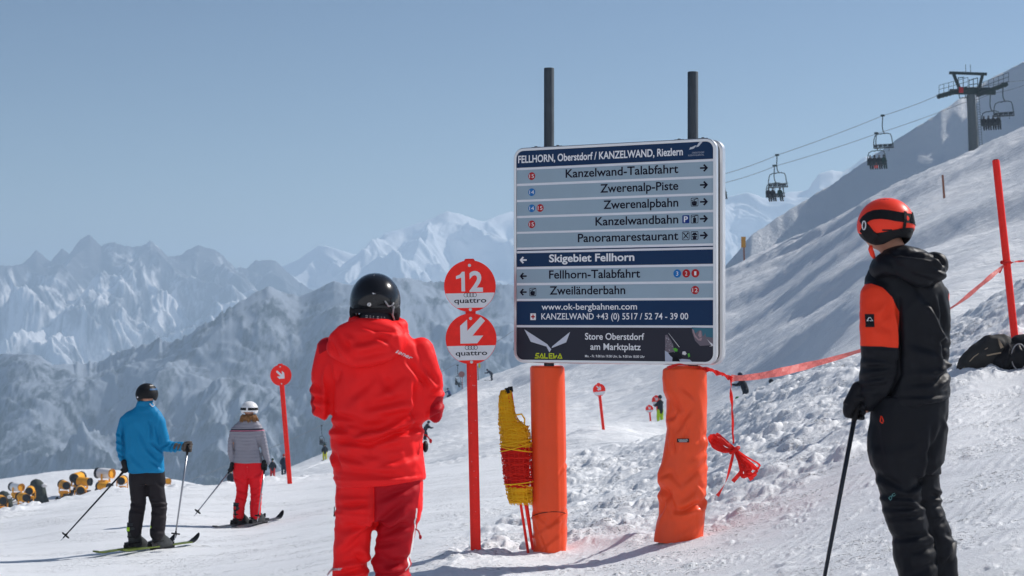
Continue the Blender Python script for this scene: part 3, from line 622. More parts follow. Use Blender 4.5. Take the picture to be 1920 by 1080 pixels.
# printed winter picture on the advert: night sky, rock towers, climber on a snow slope
pc = [mat('print_snow', (.42, .47, .58), .5), mat('print_rock', (.16, .14, .17), .5), mat('print_dusk', (.05, .16, .22), .5), mat('print_green', (.10, .45, .05), .5), mat('print_pale', (.7, .7, .72), .5), mat('print_rose', (.36, .26, .29), .5), mat('print_dark', (.012, .013, .02), .5)]
mb = MB()
def pp(pts, mi, lay): mb.poly([(ax(1200+p[0]/10.667), zl(600+p[1]/10.667)+.004) for p in pts], YT-.0004*lay, YT-.0004*lay+.0003, mi)
pp([(1030, 150), (1490, 165), (1490, 350), (1250, 340), (1090, 250)], 2, 1)
pp([(1100, 400), (1040, 240), (1035, 175), (1075, 200), (1100, 270), (1135, 240), (1165, 215), (1205, 200), (1235, 220), (1250, 320), (1280, 300), (1300, 255), (1320, 330), (1490, 345), (1490, 480), (1200, 500)], 1, 2)
pp([(1040, 180), (1070, 200), (1100, 290), (1170, 370), (1240, 340), (1225, 400), (1170, 400), (1090, 330)], 5, 3)
pp([(1160, 300), (1190, 215), (1220, 215), (1232, 320), (1195, 350)], 5, 4)
pp([(1340, 370), (1400, 430), (1450, 460), (1460, 500), (1380, 510), (1430, 490), (1390, 440)], 4, 4)
pp([(495, 590), (600, 610), (700, 740), (860, 750), (990, 760), (1100, 852), (500, 852)], 0, 1)
pp([(500, 300), (540, 290), (620, 400), (680, 560), (700, 640), (600, 650), (500, 600)], 1, 2)
for k in range(46):
    x = random.uniform(500, 650); y = random.uniform(310, 600); s = random.uniform(5, 15)
    if x-500 < (y-250)*0.75: pp([(x, y), (x+s*2, y+s*.3), (x+s, y+s)], random.choice((4, 5, 0, 1)), 3)
pp([(655, 560), (700, 540), (750, 565), (745, 620), (700, 610)], 3, 4)
pp([(560, 640), (660, 620), (720, 640), (700, 740), (640, 800), (800, 800), (700, 770), (600, 690)], 6, 3)
pp([(700, 610), (745, 600), (800, 640), (860, 740), (790, 760), (720, 700)], 6, 4)
pp([(565, 260), (575, 265), (790, 525), (780, 530)], 4, 4)
pp([(850, 610), (900, 605), (930, 650), (900, 680), (840, 660)], 4, 3); pp([(950, 650), (985, 640), (1000, 700), (965, 720)], 3, 3)
mb.build('printed_picture', None, r10, mats=pc)

# ---- round piste markers
def quattro(par, cx, cz, r):
    text('quattro', cx-r*.62, cx+r*.62, cz-r*.115, r*.19, -0.0062, DARKP, par, bold=.014)
    mb = MB()
    for k in range(4):
        c = (cx-r*.165+k*r*.112, -0.0062, cz+r*.185); n = 20; ro, ri = r*.085, r*.068
        mb.add([(c[0]+ro*math.cos(2*math.pi*i/n), c[1], c[2]+ro*math.sin(2*math.pi*i/n)) for i in range(n)]+[(c[0]+ri*math.cos(2*math.pi*i/n), c[1], c[2]+ri*math.sin(2*math.pi*i/n)) for i in range(n)], [(i, (i+1) % n, n+(i+1) % n, n+i) for i in range(n)])
    mb.build('four_rings', DARKP, par)
def seg_poly(r, z0, z1, n=14):
    """slice of a disc between heights z0 < z1"""
    a0, a1 = math.asin(max(-1, min(1, z0/r))), math.asin(max(-1, min(1, z1/r)))
    rt = [(r*math.cos(a0+(a1-a0)*k/n), r*math.sin(a0+(a1-a0)*k/n)) for k in range(n+1)]
    return rt+[(-x, z) for x, z in rt[::-1]]
ARW = [(-.42, -.42), (-.42, .28), (-.14, .52), (-.14, .08), (.40, .62), (.56, .46), (.06, -.12), (.48, -.12), (.24, -.42)]
def sign_disc(par, cz, r, kind, detail=True):
    mb = MB(); mb.disc((0, 0, cz), r, -0.004, 48, 0.004); d = mb.build('sign_disc', MRED, par)
    if kind != 'plain':
        mb = MB(); mb.poly([(x, z+cz) for x, z in seg_poly(r*.985, -r*.84, -r*.27)], -0.0055, -0.0042); mb.build('white_band', MWHITE, d)
    if kind == '12':
        text('2', -r*.02, r*.50, cz-r*.20, r*.76, -0.0058, MWHITE, d, 'numeral', bold=.03)
        mb = MB(); z0 = cz-r*.20; h = r*.76; mb.poly([(-r*.33, z0), (-r*.19, z0), (-r*.19, z0+h), (-r*.29, z0+h), (-r*.38, z0+h*.86), (-r*.53, z0+h*.78), (-r*.53, z0+h*.63), (-r*.33, z0+h*.70)], -0.0058, -0.0045); mb.build('numeral', MWHITE, d)
    if kind in ('down_left',):
        mb = MB(); mb.poly([(x*r+.0, z*r+cz+.02*r+r*.22) for x, z in [(-.42, -.42), (-.42, .28), (-.14, .52), (-.14, .08), (.40, .62), (.56, .46), (.06, -.12), (.48, -.12), (.24, -.42)]], -0.0058, -0.0045); mb.build('arrow', MWHITE, d)
    if kind in ('down_right', 'plain'):
        k = .78 if kind == 'plain' else .72; dz = 0 if kind == 'plain' else .26
        mb = MB(); mb.poly([(-x*r*k, (z*k+dz)*r+cz) for x, z in ARW][::-1], -0.0058, -0.0045); mb.build('arrow', MWHITE, d)
    if detail and kind in ('12', 'down_left'): quattro(d, 0, cz-r*.53, r)
    if detail:
        for z in (cz+r*.80, cz-r*.91 if kind != 'plain' else cz-r*.8):
            m2 = MB(); m2.disc((0, 0, z), r*.062, -0.0085, 16, 0.004); m2.disc((0, 0, z), r*.028, -0.0105, 8, 0.002); m2.build('rivet', RIVET, par)
def marker(base, top, dist, discs, label, group, wd=0.08, detail=True, name='piste_marker', zbase=None):
    (ub, vb), (ut, vt) = base, top; b = P(ub, vb, dist); tp = P(ut, vt, dist)
    t = thing(name, b, label, 'slope marker', group); ang = math.atan2(tp.x-b.x, tp.z-b.z); t.rotation_euler = (0, ang, 0); L = (tp-b).length
    mb = MB(); h = wd/2
    prof = [(-h, -.0), (-h*.6, -.018), (h*.6, -.018), (h, 0), (h*.6, .018), (-h*.6, .018)]
    n = len(prof); mb.add([(x, y+.024, -0.25) for x, y in prof]+[(x, y+.024, L-.01) for x, y in prof]+[(x*.8, y*.8+.024, L) for x, y in prof],
        [(k, (k+1) % n, n+(k+1) % n, n+k) for k in range(n)]+[(n+k, n+(k+1) % n, 2*n+(k+1) % n, 2*n+k) for k in range(n)]+[tuple(range(2*n, 3*n))])
    mb.build('pole', MRED, t, auto=50)
    if detail:
        rs = random.Random(5); mb = MB()
        for k in range(16):
            x = rs.uniform(-h*.5, h*.5); z = rs.uniform(.3, L*.72); s = rs.uniform(.002, .005); mb.poly([(x, z), (x+s, z+s*.4), (x+s*.6, z+s*2)], .0050, .0064)
        mb.build('paint_chips', MWHITE, t)
    for z, r, k in discs: sign_disc(t, L-z if z is not None else L, r, k, detail)
    return t
marker((892, 1037), (880, 485), 13.2, [(.212, .200, '12'), (.620, .197, 'down_left')], 'tall red slope marker with a disc numbered 12 above a disc with an arrow', 'round red slope markers')
G2 = 'round red slope markers'
marker((543, 906), (525, 682), 34, [(.23, .212, 'plain')], 'red marker pole with one all-red arrow disc beside the woman in the grey jacket', G2, wd=.095)
marker((1136, 846), (1122, 718), 58, [(.24, .215, 'down_right')], 'red and white arrow disc on a leaning pole between the two orange padded posts', G2, wd=.10, detail=False)
marker((1222, 812), (1217, 759), 110, [(.27, .25, 'down_right')], 'smaller and farther of two arrow discs left of the crumpled orange post', G2, wd=.11, detail=False)
marker((1237, 808), (1230, 741), 104, [(.31, .29, 'down_right')], 'larger arrow disc standing in front of the skier in lime trousers', G2, wd=.13, detail=False)
mk = thing('slope_marker', P(867, 728, 232), 'small faded red marker on a post at the lip of the far slope', 'slope marker')
mb = MB(); mb.poly([(-.05, -2), (.05, -2), (.02, 2.0), (-.08, 2.0)], 0, .1); mb.build('post', mat('faded_red', (.35, .16, .15), .7), mk)
mb = MB(); mb.disc((-.1, 0, 1.9), .42, -.05, 20, .05); mb.build('sign_disc', mat('faded_red', (.35, .16, .15), .7), mk)
mk = thing('slope_marker', P(898, 718, 226), 'thin grey stake with a yellow tip on the far slope edge', 'stake')
mb = MB(); mb.poly([(-.07, -1), (.07, -1), (-.10, 2.2), (-.24, 2.2)], 0, .12); mb.build('stake', mat('grey_wood', (.22, .22, .22), .8), mk)
mb = MB(); mb.poly([(-.05, 2.0), (.2, 2.0), (.18, 2.6), (-.08, 2.6)], -.02, .12); mb.build('tip', mat('yellow_paint', (.6, .5, .04), .6), mk)
mk = thing('slope_marker', on_far(1396, 222), 'orange topped stake standing on the far snow right of the board', 'stake')
mb = MB(); mb.poly([(-.09, -1.5), (.09, -1.5), (-.02, 3.0), (-.2, 3.0)], 0, .15); mb.build('stake', mat('red_brown', (.28, .10, .05), .8), mk)
mb = MB(); mb.poly([(-.42, 1.7), (.15, 1.7), (.15, 3.1), (-.42, 3.1)], -.05, .2); mb.build('warning_plate', mat('orange_plate', (.55, .26, .03), .6), mk)
mk = thing('slope_marker', on_far(1772, 150), 'bare thin brown stake above the orange helmet on the lit slope', 'stake')
mb = MB(); mb.poly([(-.09, -.8), (.09, -.8), (-.13, 1.95), (-.27, 1.95)], 0, .15); mb.build('stake', mat('red_brown', (.28, .10, .05), .8), mk)
# bare red pole on the right
b = P(1904, 645, 18); tp = P(1867, 300, 18)
rp = thing('red_pole', b, 'bare red pole stuck in the snow behind the rucksacks with tape tied to it', 'pole'); rp.rotation_euler = (0, math.atan2(tp.x-b.x, tp.z-b.z), 0)
mb = MB(); L = (tp-b).length; mb.tube([(0, 0, -.5), (0, 0, L-.012), (0, 0, L)], [.040, .038, .034], 14); mb.build('pole', MRED, rp, auto=50)
mb = MB(); mb.tube([(0, 0, L-.006), (0, 0, L+.008)], .026, 12); mb.build('cap', mat('dark_red', (.2, .01, .01), .5), rp)

# ---- orange protective padding round the posts
def loft_pad(name, label, edges, d, depth_k, m, wr, seed, fold_n):
    """edges: rows (v, u_left, u_right)"""
    E = np.array(edges, float); nv_, nt_ = 260, 132
    v = np.linspace(E[0, 0], E[-1, 0], nv_); ul = np.interp(v, E[:, 0], E[:, 1]); ur = np.interp(v, E[:, 0], E[:, 2])
    o = P((E[-1, 1]+E[-1, 2])/2, E[-1, 0], d); th = np.linspace(0, 2*np.pi, nt_, endpoint=False)
    c = ((ul+ur)/2-CU)/F*d-o.x; a = (ur-ul)/2/F*d; z = -(v-HV)/F*d-o.z
    rr = np.median(a)*depth_k; TH, Zg = np.meshgrid(th, z); A = a[:, None]; C = c[:, None]
    nx, ny = np.cos(TH), np.sin(TH); dv = wr(TH, Zg, v[:, None]+0*TH, nx)
    X = C+(A+dv)*nx; Y = (rr+dv)*ny
    V = np.c_[X.ravel(), Y.ravel(), Zg.ravel()]
    i = np.arange(nv_-1)[:, None]*nt_; k = np.arange(nt_)[None]; l = (k+1) % nt_
    Fc = np.c_[(i+k).ravel(), (i+nt_+k).ravel(), (i+nt_+l).ravel(), (i+l).ravel()]
    vc = len(V); V = np.r_[V, [[c[0], 0, z[0]-.01]]]; caps = np.c_[np.full(nt_, vc), k.ravel(), l.ravel(), l.ravel()]
    t = thing(name, o, label, 'post padding', 'orange padding round the sign posts')
    vs_ = [tuple(p) for p in V]; fs = [tuple(int(q) for q in f) for f in Fc]+[(vc, int(a_), int(b_)) for a_, b_ in zip(k.ravel(), l.ravel())]
    return t, mesh_obj('cover', vs_, fs, m, t, smooth=True), (c, a, z, rr)
ORANGE = mat('orange_vinyl', (0.88, 0.090, 0.026), 0.42, var=0.06, vscale=5, bump=0.12, bscale=30, coat=0.15)
def crease(a, b, p0, p1, wd, h):
    """crease height along the segment p0-p1 in the (a, b) plane"""
    p0 = np.array(p0, float); p1 = np.array(p1, float); d = p1-p0; L = np.hypot(*d); d /= L
    s = (a-p0[0])*d[0]+(b-p0[1])*d[1]; t = -(a-p0[0])*d[1]+(b-p0[1])*d[0]
    e = np.clip(s/L, 0, 1); far = s-np.clip(s, 0, L); t2 = np.sqrt(t*t+far*far)
    fall = np.sin(np.pi*np.clip(0.12+0.76*e, 0, 1))
    return h*fall*(-np.exp(-(t2/wd)**2)+0.75*np.exp(-((t-1.5*wd)/(1.1*wd))**2)*np.exp(-(far/wd)**2))
def wr_left(th, z, v, nx):
    dv = 0.0014*np.sin(th*11+1.2)*sstep(700, 760, v)+0.004*perlin(th*1.2, z*1.1)+0.0016*perlin(th*5, z*0.6)
    front = np.sin(th) < 0.3; px = nx*100
    for p0, p1, w, h in [((-105, 955), (0, 982), 6, .011), ((0, 982), (105, 950), 6, .011), ((-100, 1000), (95, 960), 5, .007), ((-70, 1028), (100, 985), 5, .008), ((-20, 1035), (-80, 985), 6, .006), ((60, 885), (110, 862), 4, .008), ((-100, 967), (-20, 955), 5, .005), ((-90, 1020), (-100, 980), 6, .006)]:
        dv = dv+crease(px*1.0, v, p0, p1, w, h)
    dv = dv-0.010*sstep(1008, 1037, v)*(0.5+0.5*np.sin(th*5+1))
    return dv-0.012*(1-sstep(686, 690, v))
def wr_right(th, z, v, nx):
    px = nx*100; wy = v+18*perlin(th*1.1+3, z*2.1)
    dv = 0.010*perlin(th*0.9+3, z*1.6)+0.0035*ridged(th*1.3+z*2, z*2.2-th*.4, o=3)-0.004
    for p0, p1, w, h in [((-70, 735), (-30, 765), 7, .014), ((-95, 790), (-50, 760), 6, .012), ((-60, 800), (20, 770), 8, .012), ((-80, 815), (-60, 850), 6, .014), ((-110, 905), (-40, 955), 8, .022), ((-40, 955), (110, 940), 7, .024), ((-90, 890), (-10, 905), 7, .014), ((-10, 900), (100, 865), 7, .012),
                         ((40, 830), (110, 812), 6, .012), ((10, 862), (95, 842), 6, .010), ((-20, 930), (60, 910), 8, .012), ((-100, 975), (-60, 930), 7, .012), ((-30, 720), (30, 745), 8, .009), ((60, 905), (100, 925), 6, .012), ((0, 800), (-30, 850), 8, .009), ((-20, 1000), (60, 985), 8, .007)]:
        dv = dv+crease(px, wy, p0, p1, w, h*1.25)
    return dv-0.02*(1-sstep(686, 693, v))
pl, cv, q = loft_pad('post_padding', 'smooth orange vinyl padding round the left post with a crease line near its foot',
    [(686, 994, 1058), (700, 994.5, 1059), (860, 996, 1061), (955, 997, 1063), (1042, 999, 1063)], 13.38, 1.0, ORANGE, wr_left, 1, 8)
pl.location.y = 13.40
def ring_strap(c, a, z, rr, vrow, vs0, vs1, off, slant, r=.003):
    k = (vrow-vs0)/(vs1-vs0)*(len(z)-1); i = int(k); pts = []
    for j in range(48):
        th = 2*math.pi*j/48; pts.append((c[i]+(a[i]+off)*math.cos(th), (rr+off)*math.sin(th), z[i]+slant*(math.sin(th)+1)*-1+0.01*math.cos(th)))
    m_ = MB(); m_.tube(pts, r, 6, closed=True); return m_
ring_strap(*q, 958, 686, 1042, .001, .05).build('cord', mat('dark_cord', (.05, .015, .01), .7), pl, smooth=True)
pr, cv, q2 = loft_pad('post_padding', 'crumpled orange vinyl padding round the right post with a small black label',
    [(686, 1250, 1318), (694, 1243, 1325), (710, 1241, 1325.5), (735, 1243, 1325.5), (750, 1249, 1325.5), (775, 1249, 1325.5), (790, 1247, 1325.5), (805, 1250, 1325.5), (830, 1247, 1326), (850, 1244, 1325.5), (870, 1240, 1326), (890, 1233, 1325.5), (905, 1233, 1325.5), (930, 1237, 1325), (960, 1235, 1322), (990, 1230, 1319), (1018, 1226, 1317)], 12.75, 0.80, ORANGE, wr_right, 2, 12)
pr.location.y = 12.83; pr.location.x += 0.008
mb = MB(); s = F/12.75; o = pr.location; lx, lz = (1279-CU)/s-o.x, -(826-HV)/s-o.z+.005; ly = -q2[3]*1.0
mb.box((lx, ly-.011, lz), (.045, .0015, .014)); lb = mb.build('label_patch', BLACKPL, pr)
text('INDUSAFE', lx-.034, lx+.034, lz-.001, .009, ly-.0135, WHITEP, lb, bold=.02); 
mb = MB(); mb.box((lx, ly-.0132, lz-.009), (.030, .0004, .0015)); mb.build('print_line', WHITEP, lb)

# ---- rolled safety net leaning on the left post
NY = mat('yellow_net', (0.98, 0.56, 0.02), 0.5, trans=.12); NR = mat('red_net', (0.80, 0.025, 0.015), 0.5, trans=.12)
NYc = mat('yellow_net_core', (0.98, 0.50, 0.012), 0.6, bump=1.0, bscale=25, bdist=.02, stretch=(1, 1, 4)); NRc = mat('red_net_core', (0.72, 0.02, 0.015), 0.6, bump=1.0, bscale=25, bdist=.02, stretch=(1, 1, 4))
dn = 13.35; on = P(992, 1040, dn)
net = thing('safety_net_roll', on, 'rolled yellow and red safety net on thin red poles leaning by the left post', 'safety net')
NE = [(732, 939, 958), (745, 936, 960), (760, 935, 963), (780, 935, 968), (790, 934.5, 974), (800, 936, 990), (815, 937, 995), (835, 939, 996), (860, 941, 997), (890, 944, 998), (920, 949, 999), (935, 952, 999), (947, 957, 998)]
NEa = np.array(NE, float)
def nE(v):
    l = np.interp(v, NEa[:, 0], NEa[:, 1]); r_ = np.interp(v, NEa[:, 0], NEa[:, 2]); return ((l+r_)/2-CU)/F*dn-on.x, (r_-l)/2/F*dn, -(v-HV)/F*dn-on.z
rs = random.Random(3)
def net_core(v0, v1, m, shrink=.86):
    rg = []
    for v in np.linspace(v0, v1, 24):
        c, a, z = nE(v); rg.append(((c, 0, z), (a*shrink*(1+.05*rs.uniform(-1, 1)), 0, .01*rs.uniform(-1, 1)), (0, a*shrink*.8, 0)))
    mb = MB(); mb.rings(rg); return mb.build('rolled_net', m, net, smooth=True)
net_core(733, 838, NYc); net_core(838, 912, NRc, .82); net_core(912, 942, NYc, .84)
def net_strands(v0, v1, m, n, r=.0032, nv=14):
    mb = MB()
    for k in range(n):
        v = v0+(v1-v0)*(k+rs.uniform(-.3, .3))/n; c, a, z = nE(v); sl = rs.uniform(-.02, .03); ph = rs.uniform(0, 6); am = rs.uniform(.002, .008); of = rs.uniform(.93, 1.03)
        pts = []
        for j in range(40):
            th = 2*math.pi*j/40; w_ = 1+.035*math.sin(th*9+ph)+.03*math.sin(th*4+ph*2)
            pts.append((c+a*of*w_*math.cos(th), a*.85*of*w_*math.sin(th), z+sl*math.cos(th+ph)+am*math.sin(th*13+ph)))
        mb.tube(pts, r*rs.uniform(.7, 1.2), 5, closed=True)
    for j in range(nv):
        th = 2*math.pi*j/nv+rs.uniform(-.1, .1); pts = []
        for v in np.linspace(v0, v1, 16):
            c, a, z = nE(v); w_ = .98+.04*rs.uniform(-1, 1); pts.append((c+a*w_*math.cos(th), a*.85*w_*math.sin(th), z))
        mb.tube(pts, r*.8, 5)
    mb.build('netting', m, net, smooth=True)
net_strands(734, 842, NY, 46); net_strands(838, 914, NR, 26, .004, 18); net_strands(912, 946, NY, 13, .004)
mb = MB()
for v, sl in ((828, .02), (838, .035), (842, -.02), (905, .012)):
    mb = MB(); c, a, z = nE(v); mb.tube([(c+a*1.06*math.cos(t_), a*.9*math.sin(t_), z+sl*math.cos(t_)) for t_ in np.linspace(0, 2*math.pi, 40, endpoint=False)], .0045, 6, closed=True); mb.build('tie_band', NY, net, smooth=True)
mb = MB()
c, a, z = nE(790); mb.tube([(c+a*.5, -.04, z+.05), (c+a*1.2, -.05, z+.06), (c+a*1.5, -.04, z+.02), (c+a*1.45, -.03, z-.04), (c+a*.9, -.04, z-.06)], .007, 6)
mb.build('tie_band', NY, net, smooth=True)
for (u0, v0, u1, v1, yy) in ((944, 734, 991, 1041, .0), (951, 730, 999, 1030, -.02), (957, 728, 997, 1010, .03)):
    a = P(u0, v0, dn)-on; b = P(u1, v1, dn)-on; a.y += yy; b.y += yy; mb = MB(); mb.tube([b, a], .011, 8); po = mb.build('pole', MRED, net, smooth=True)
    mb = MB(); dd = (a-b).normalized(); mb.tube([a-dd*.03, a+dd*.012], .019, 8); mb.build('pole_cap', BLACKPL, po, smooth=True)

# ---- red and white barrier tape
TAPE = mat('red_tape', (0.72, 0.035, 0.03), 0.4, trans=.35, bump=.6, bscale=60, bdist=.01)
TAPEL = mat('pale_red_tape', (0.80, 0.20, 0.18), 0.4, trans=.4, bump=.9, bscale=45, bdist=.01)
def ribbon(mb, pts, wd, nrm=None, twist=None, mi=0):
    pts = [Vector(p) for p in pts]; N = len(pts); vs_ = []; fs = []
    for i, p in enumerate(pts):
        t = (pts[min(i+1, N-1)]-pts[max(i-1, 0)]).normalized(); up = Vector((0, 0, 1)) if abs(t.z) < .9 else Vector((1, 0, 0))
        a = (up-t*up.dot(t)).normalized(); b = t.cross(a); an = twist(i/(N-1)) if twist else 0.0; w_ = wd(i/(N-1)) if callable(wd) else wd
        e = (a*math.cos(an)+b*math.sin(an))*w_/2; vs_ += [p-e, p+b*(.12*w_)*math.sin(i*1.7), p+e]
    for i in range(N-1):
        for k in (0, 1): fs.append((3*i+k, 3*i+k+1, 3*i+4+k, 3*i+3+k))
    mb.add(vs_, fs, mi)
def spline(cps, n):
    cps = [Vector(c) for c in cps]; out = []; N = len(cps)
    for k in range(n):
        t = k/(n-1)*(N-1); i = min(int(t), N-2); f = t-i; p0 = cps[max(i-1, 0)]; p1 = cps[i]; p2 = cps[i+1]; p3 = cps[min(i+2, N-1)]
        out.append(0.5*((2*p1)+(p2-p0)*f+(2*p0-5*p1+4*p2-p3)*f*f+(3*p1-p0-3*p2+p3)*f**3))
    return out
t0 = P(1322, 692, 12.78); knot = P(1371, 710, 13.0)
tape = thing('barrier_tape', t0, 'red barrier tape running from the crumpled orange post to the bare red pole', 'barrier tape')
L_ = lambda p: Vector(p)-t0
mb = MB(); ribbon(mb, [L_(p) for p in spline([P(1252, 690, 12.62), P(1275, 683, 12.60), P(1300, 689, 12.60), t0, P(1345, 700, 12.9), knot], 46)], .040, twist=lambda s: 20*s if s > .5 else .9+1.5*s)
ribbon(mb, [L_(p)+Vector((0, 0, .004)) for p in spline([t0, P(1345, 699, 12.9), knot], 30)], .03, twist=lambda s: 2+16*s)
mb.build('twisted_end', TAPE, tape)
mb = MB(); ribbon(mb, [L_(p) for p in spline([knot, P(1430, 704, 13.6), P(1520, 684, 14.5), P(1605, 660, 15.2), P(1700, 625, 16.0), P(1790, 573, 16.9), P(1850, 525, 17.6), P(1888, 493, 18)], 110)], lambda s: .062-.012*math.sin(s*21)-.02*s, twist=lambda s: .35*math.sin(s*19)+.3*math.sin(s*47))
mb.build('tape_band', TAPEL, tape)
mb = MB(); ribbon(mb, [L_(p) for p in spline([P(1896, 493, 17.93), P(1925, 490, 18.2), P(2000, 500, 19)], 20)], .022, twist=lambda s: 9*s); mb.tube([L_(P(1886+10*math.cos(a_)*.9, 492+2*math.sin(a_*2), 18+.06*math.sin(a_))) for a_ in np.linspace(0, 6.28, 14, endpoint=False)], .012, 6, closed=True)
ribbon(mb, [L_(P(1886, 494, 17.94)), L_(P(1880, 500, 17.93)), L_(P(1874, 512, 17.92))], .02)
mb.build('pole_knot', TAPE, tape)
tl = thing('hanging_tape', knot, 'loose end of red tape hanging in a gathered bow beside the crumpled post', 'barrier tape')
L2 = lambda u, v, y=0.0: P(u, v, 13.0)-knot+Vector((0, y, 0))
mb = MB(); ribbon(mb, spline([L2(1371, 710), L2(1370, 740), L2(1374, 780, .01), L2(1375, 832)], 40), .018, twist=lambda s: 9*s); ribbon(mb, spline([L2(1370, 710, .01), L2(1373, 745), L2(1372, 790), L2(1376, 832)], 40), .014, twist=lambda s: -7*s)
ribbon(mb, spline([L2(1375, 850), L2(1368, 880), L2(1360, 905), L2(1345, 930)], 26), lambda s: .018+.024*s, twist=lambda s: 2.5*s); mb.build('strand', TAPE, tl)
mb = MB(); kn = L2(1378, 843)
for k in range(13):
    du = rs.uniform(-45, -34); dv = rs.uniform(-25, -10); y = rs.uniform(-.04, .04)
    ribbon(mb, spline([kn, kn+Vector((du*.5/246, y, -(dv*.5-4)/246)), kn+Vector((du/246, y*1.5, -(dv-5)/246)), kn+Vector(((du-1)/246, y, -(dv+6)/246)), kn+Vector((du*.55/246, y*.6, -(dv*.4+8)/246)), kn], 24), rs.uniform(.02, .034), twist=lambda s, k=k: .8*math.sin(5*s+k))
for k in range(12):
    du = rs.uniform(18, 45); dv = rs.uniform(30, 52); y = rs.uniform(-.05, .05); sp = rs.uniform(.5, 1)
    ribbon(mb, spline([kn, kn+Vector((du*.45/246, y, -dv*.35/246)), kn+Vector((du*1.0/246, y*1.5, -dv*.75/246)), kn+Vector((du*.85*sp/246, y, -dv/246)), kn+Vector((du*.4/246, y*.5, -dv*.6/246)), kn], 24), rs.uniform(.018, .032), twist=lambda s, k=k: .9*math.sin(6*s+k))
ribbon(mb, spline([kn+Vector((.05, 0, -.08)), L2(1392, 880), L2(1374, 903)], 14), .03); ribbon(mb, spline([kn+Vector((.07, 0, -.08)), L2(1400, 880), L2(1410, 900)], 14), .035)
mb.tube([kn+Vector((.03*math.cos(a_)-.002, .03*math.sin(a_), .02*math.cos(a_)-.004)) for a_ in np.linspace(0, 6.28, 12, endpoint=False)], .014, 6, closed=True)
mb.build('bow', TAPE, tl)
# ================================================================ PEOPLE
def fuse(mb, voxel, it=6, fac=0.5):
    """one continuous surface from overlapping solids"""
    o = mb.build('tmp'); md = o.modifiers.new('r', 'REMESH'); md.mode = 'VOXEL'; md.voxel_size = voxel; md.use_smooth_shade = True
    m2 = o.modifiers.new('s', 'SMOOTH'); m2.factor = fac; m2.iterations = it
    dg = bpy.context.evaluated_depsgraph_get(); me = bpy.data.meshes.new_from_object(o.evaluated_get(dg))
    bpy.data.objects.remove(o); return me
def me_arrays(me):
    v = np.empty(len(me.vertices)*3); me.vertices.foreach_get('co', v); n = np.empty(len(me.vertices)*3); me.vertices.foreach_get('normal', n)
    return v.reshape(-1, 3), n.reshape(-1, 3)
def poly_sd(px, py, poly):
    """signed distance to a polygon, positive inside"""
    d = np.full(px.shape, 1e9); ins = np.zeros(px.shape, bool); n = len(poly)
    for i in range(n):
        x0, y0 = poly[i]; x1, y1 = poly[(i+1) % n]; ex, ey = x1-x0, y1-y0
        t = np.clip(((px-x0)*ex+(py-y0)*ey)/(ex*ex+ey*ey+1e-12), 0, 1); d = np.minimum(d, np.hypot(px-x0-t*ex, py-y0-t*ey))
        c = ((y0 > py) != (y1 > py)) & (px < (x1-x0)*(py-y0)/(y1-y0+1e-12)+x0); ins ^= c
    return np.where(ins, d, -d)
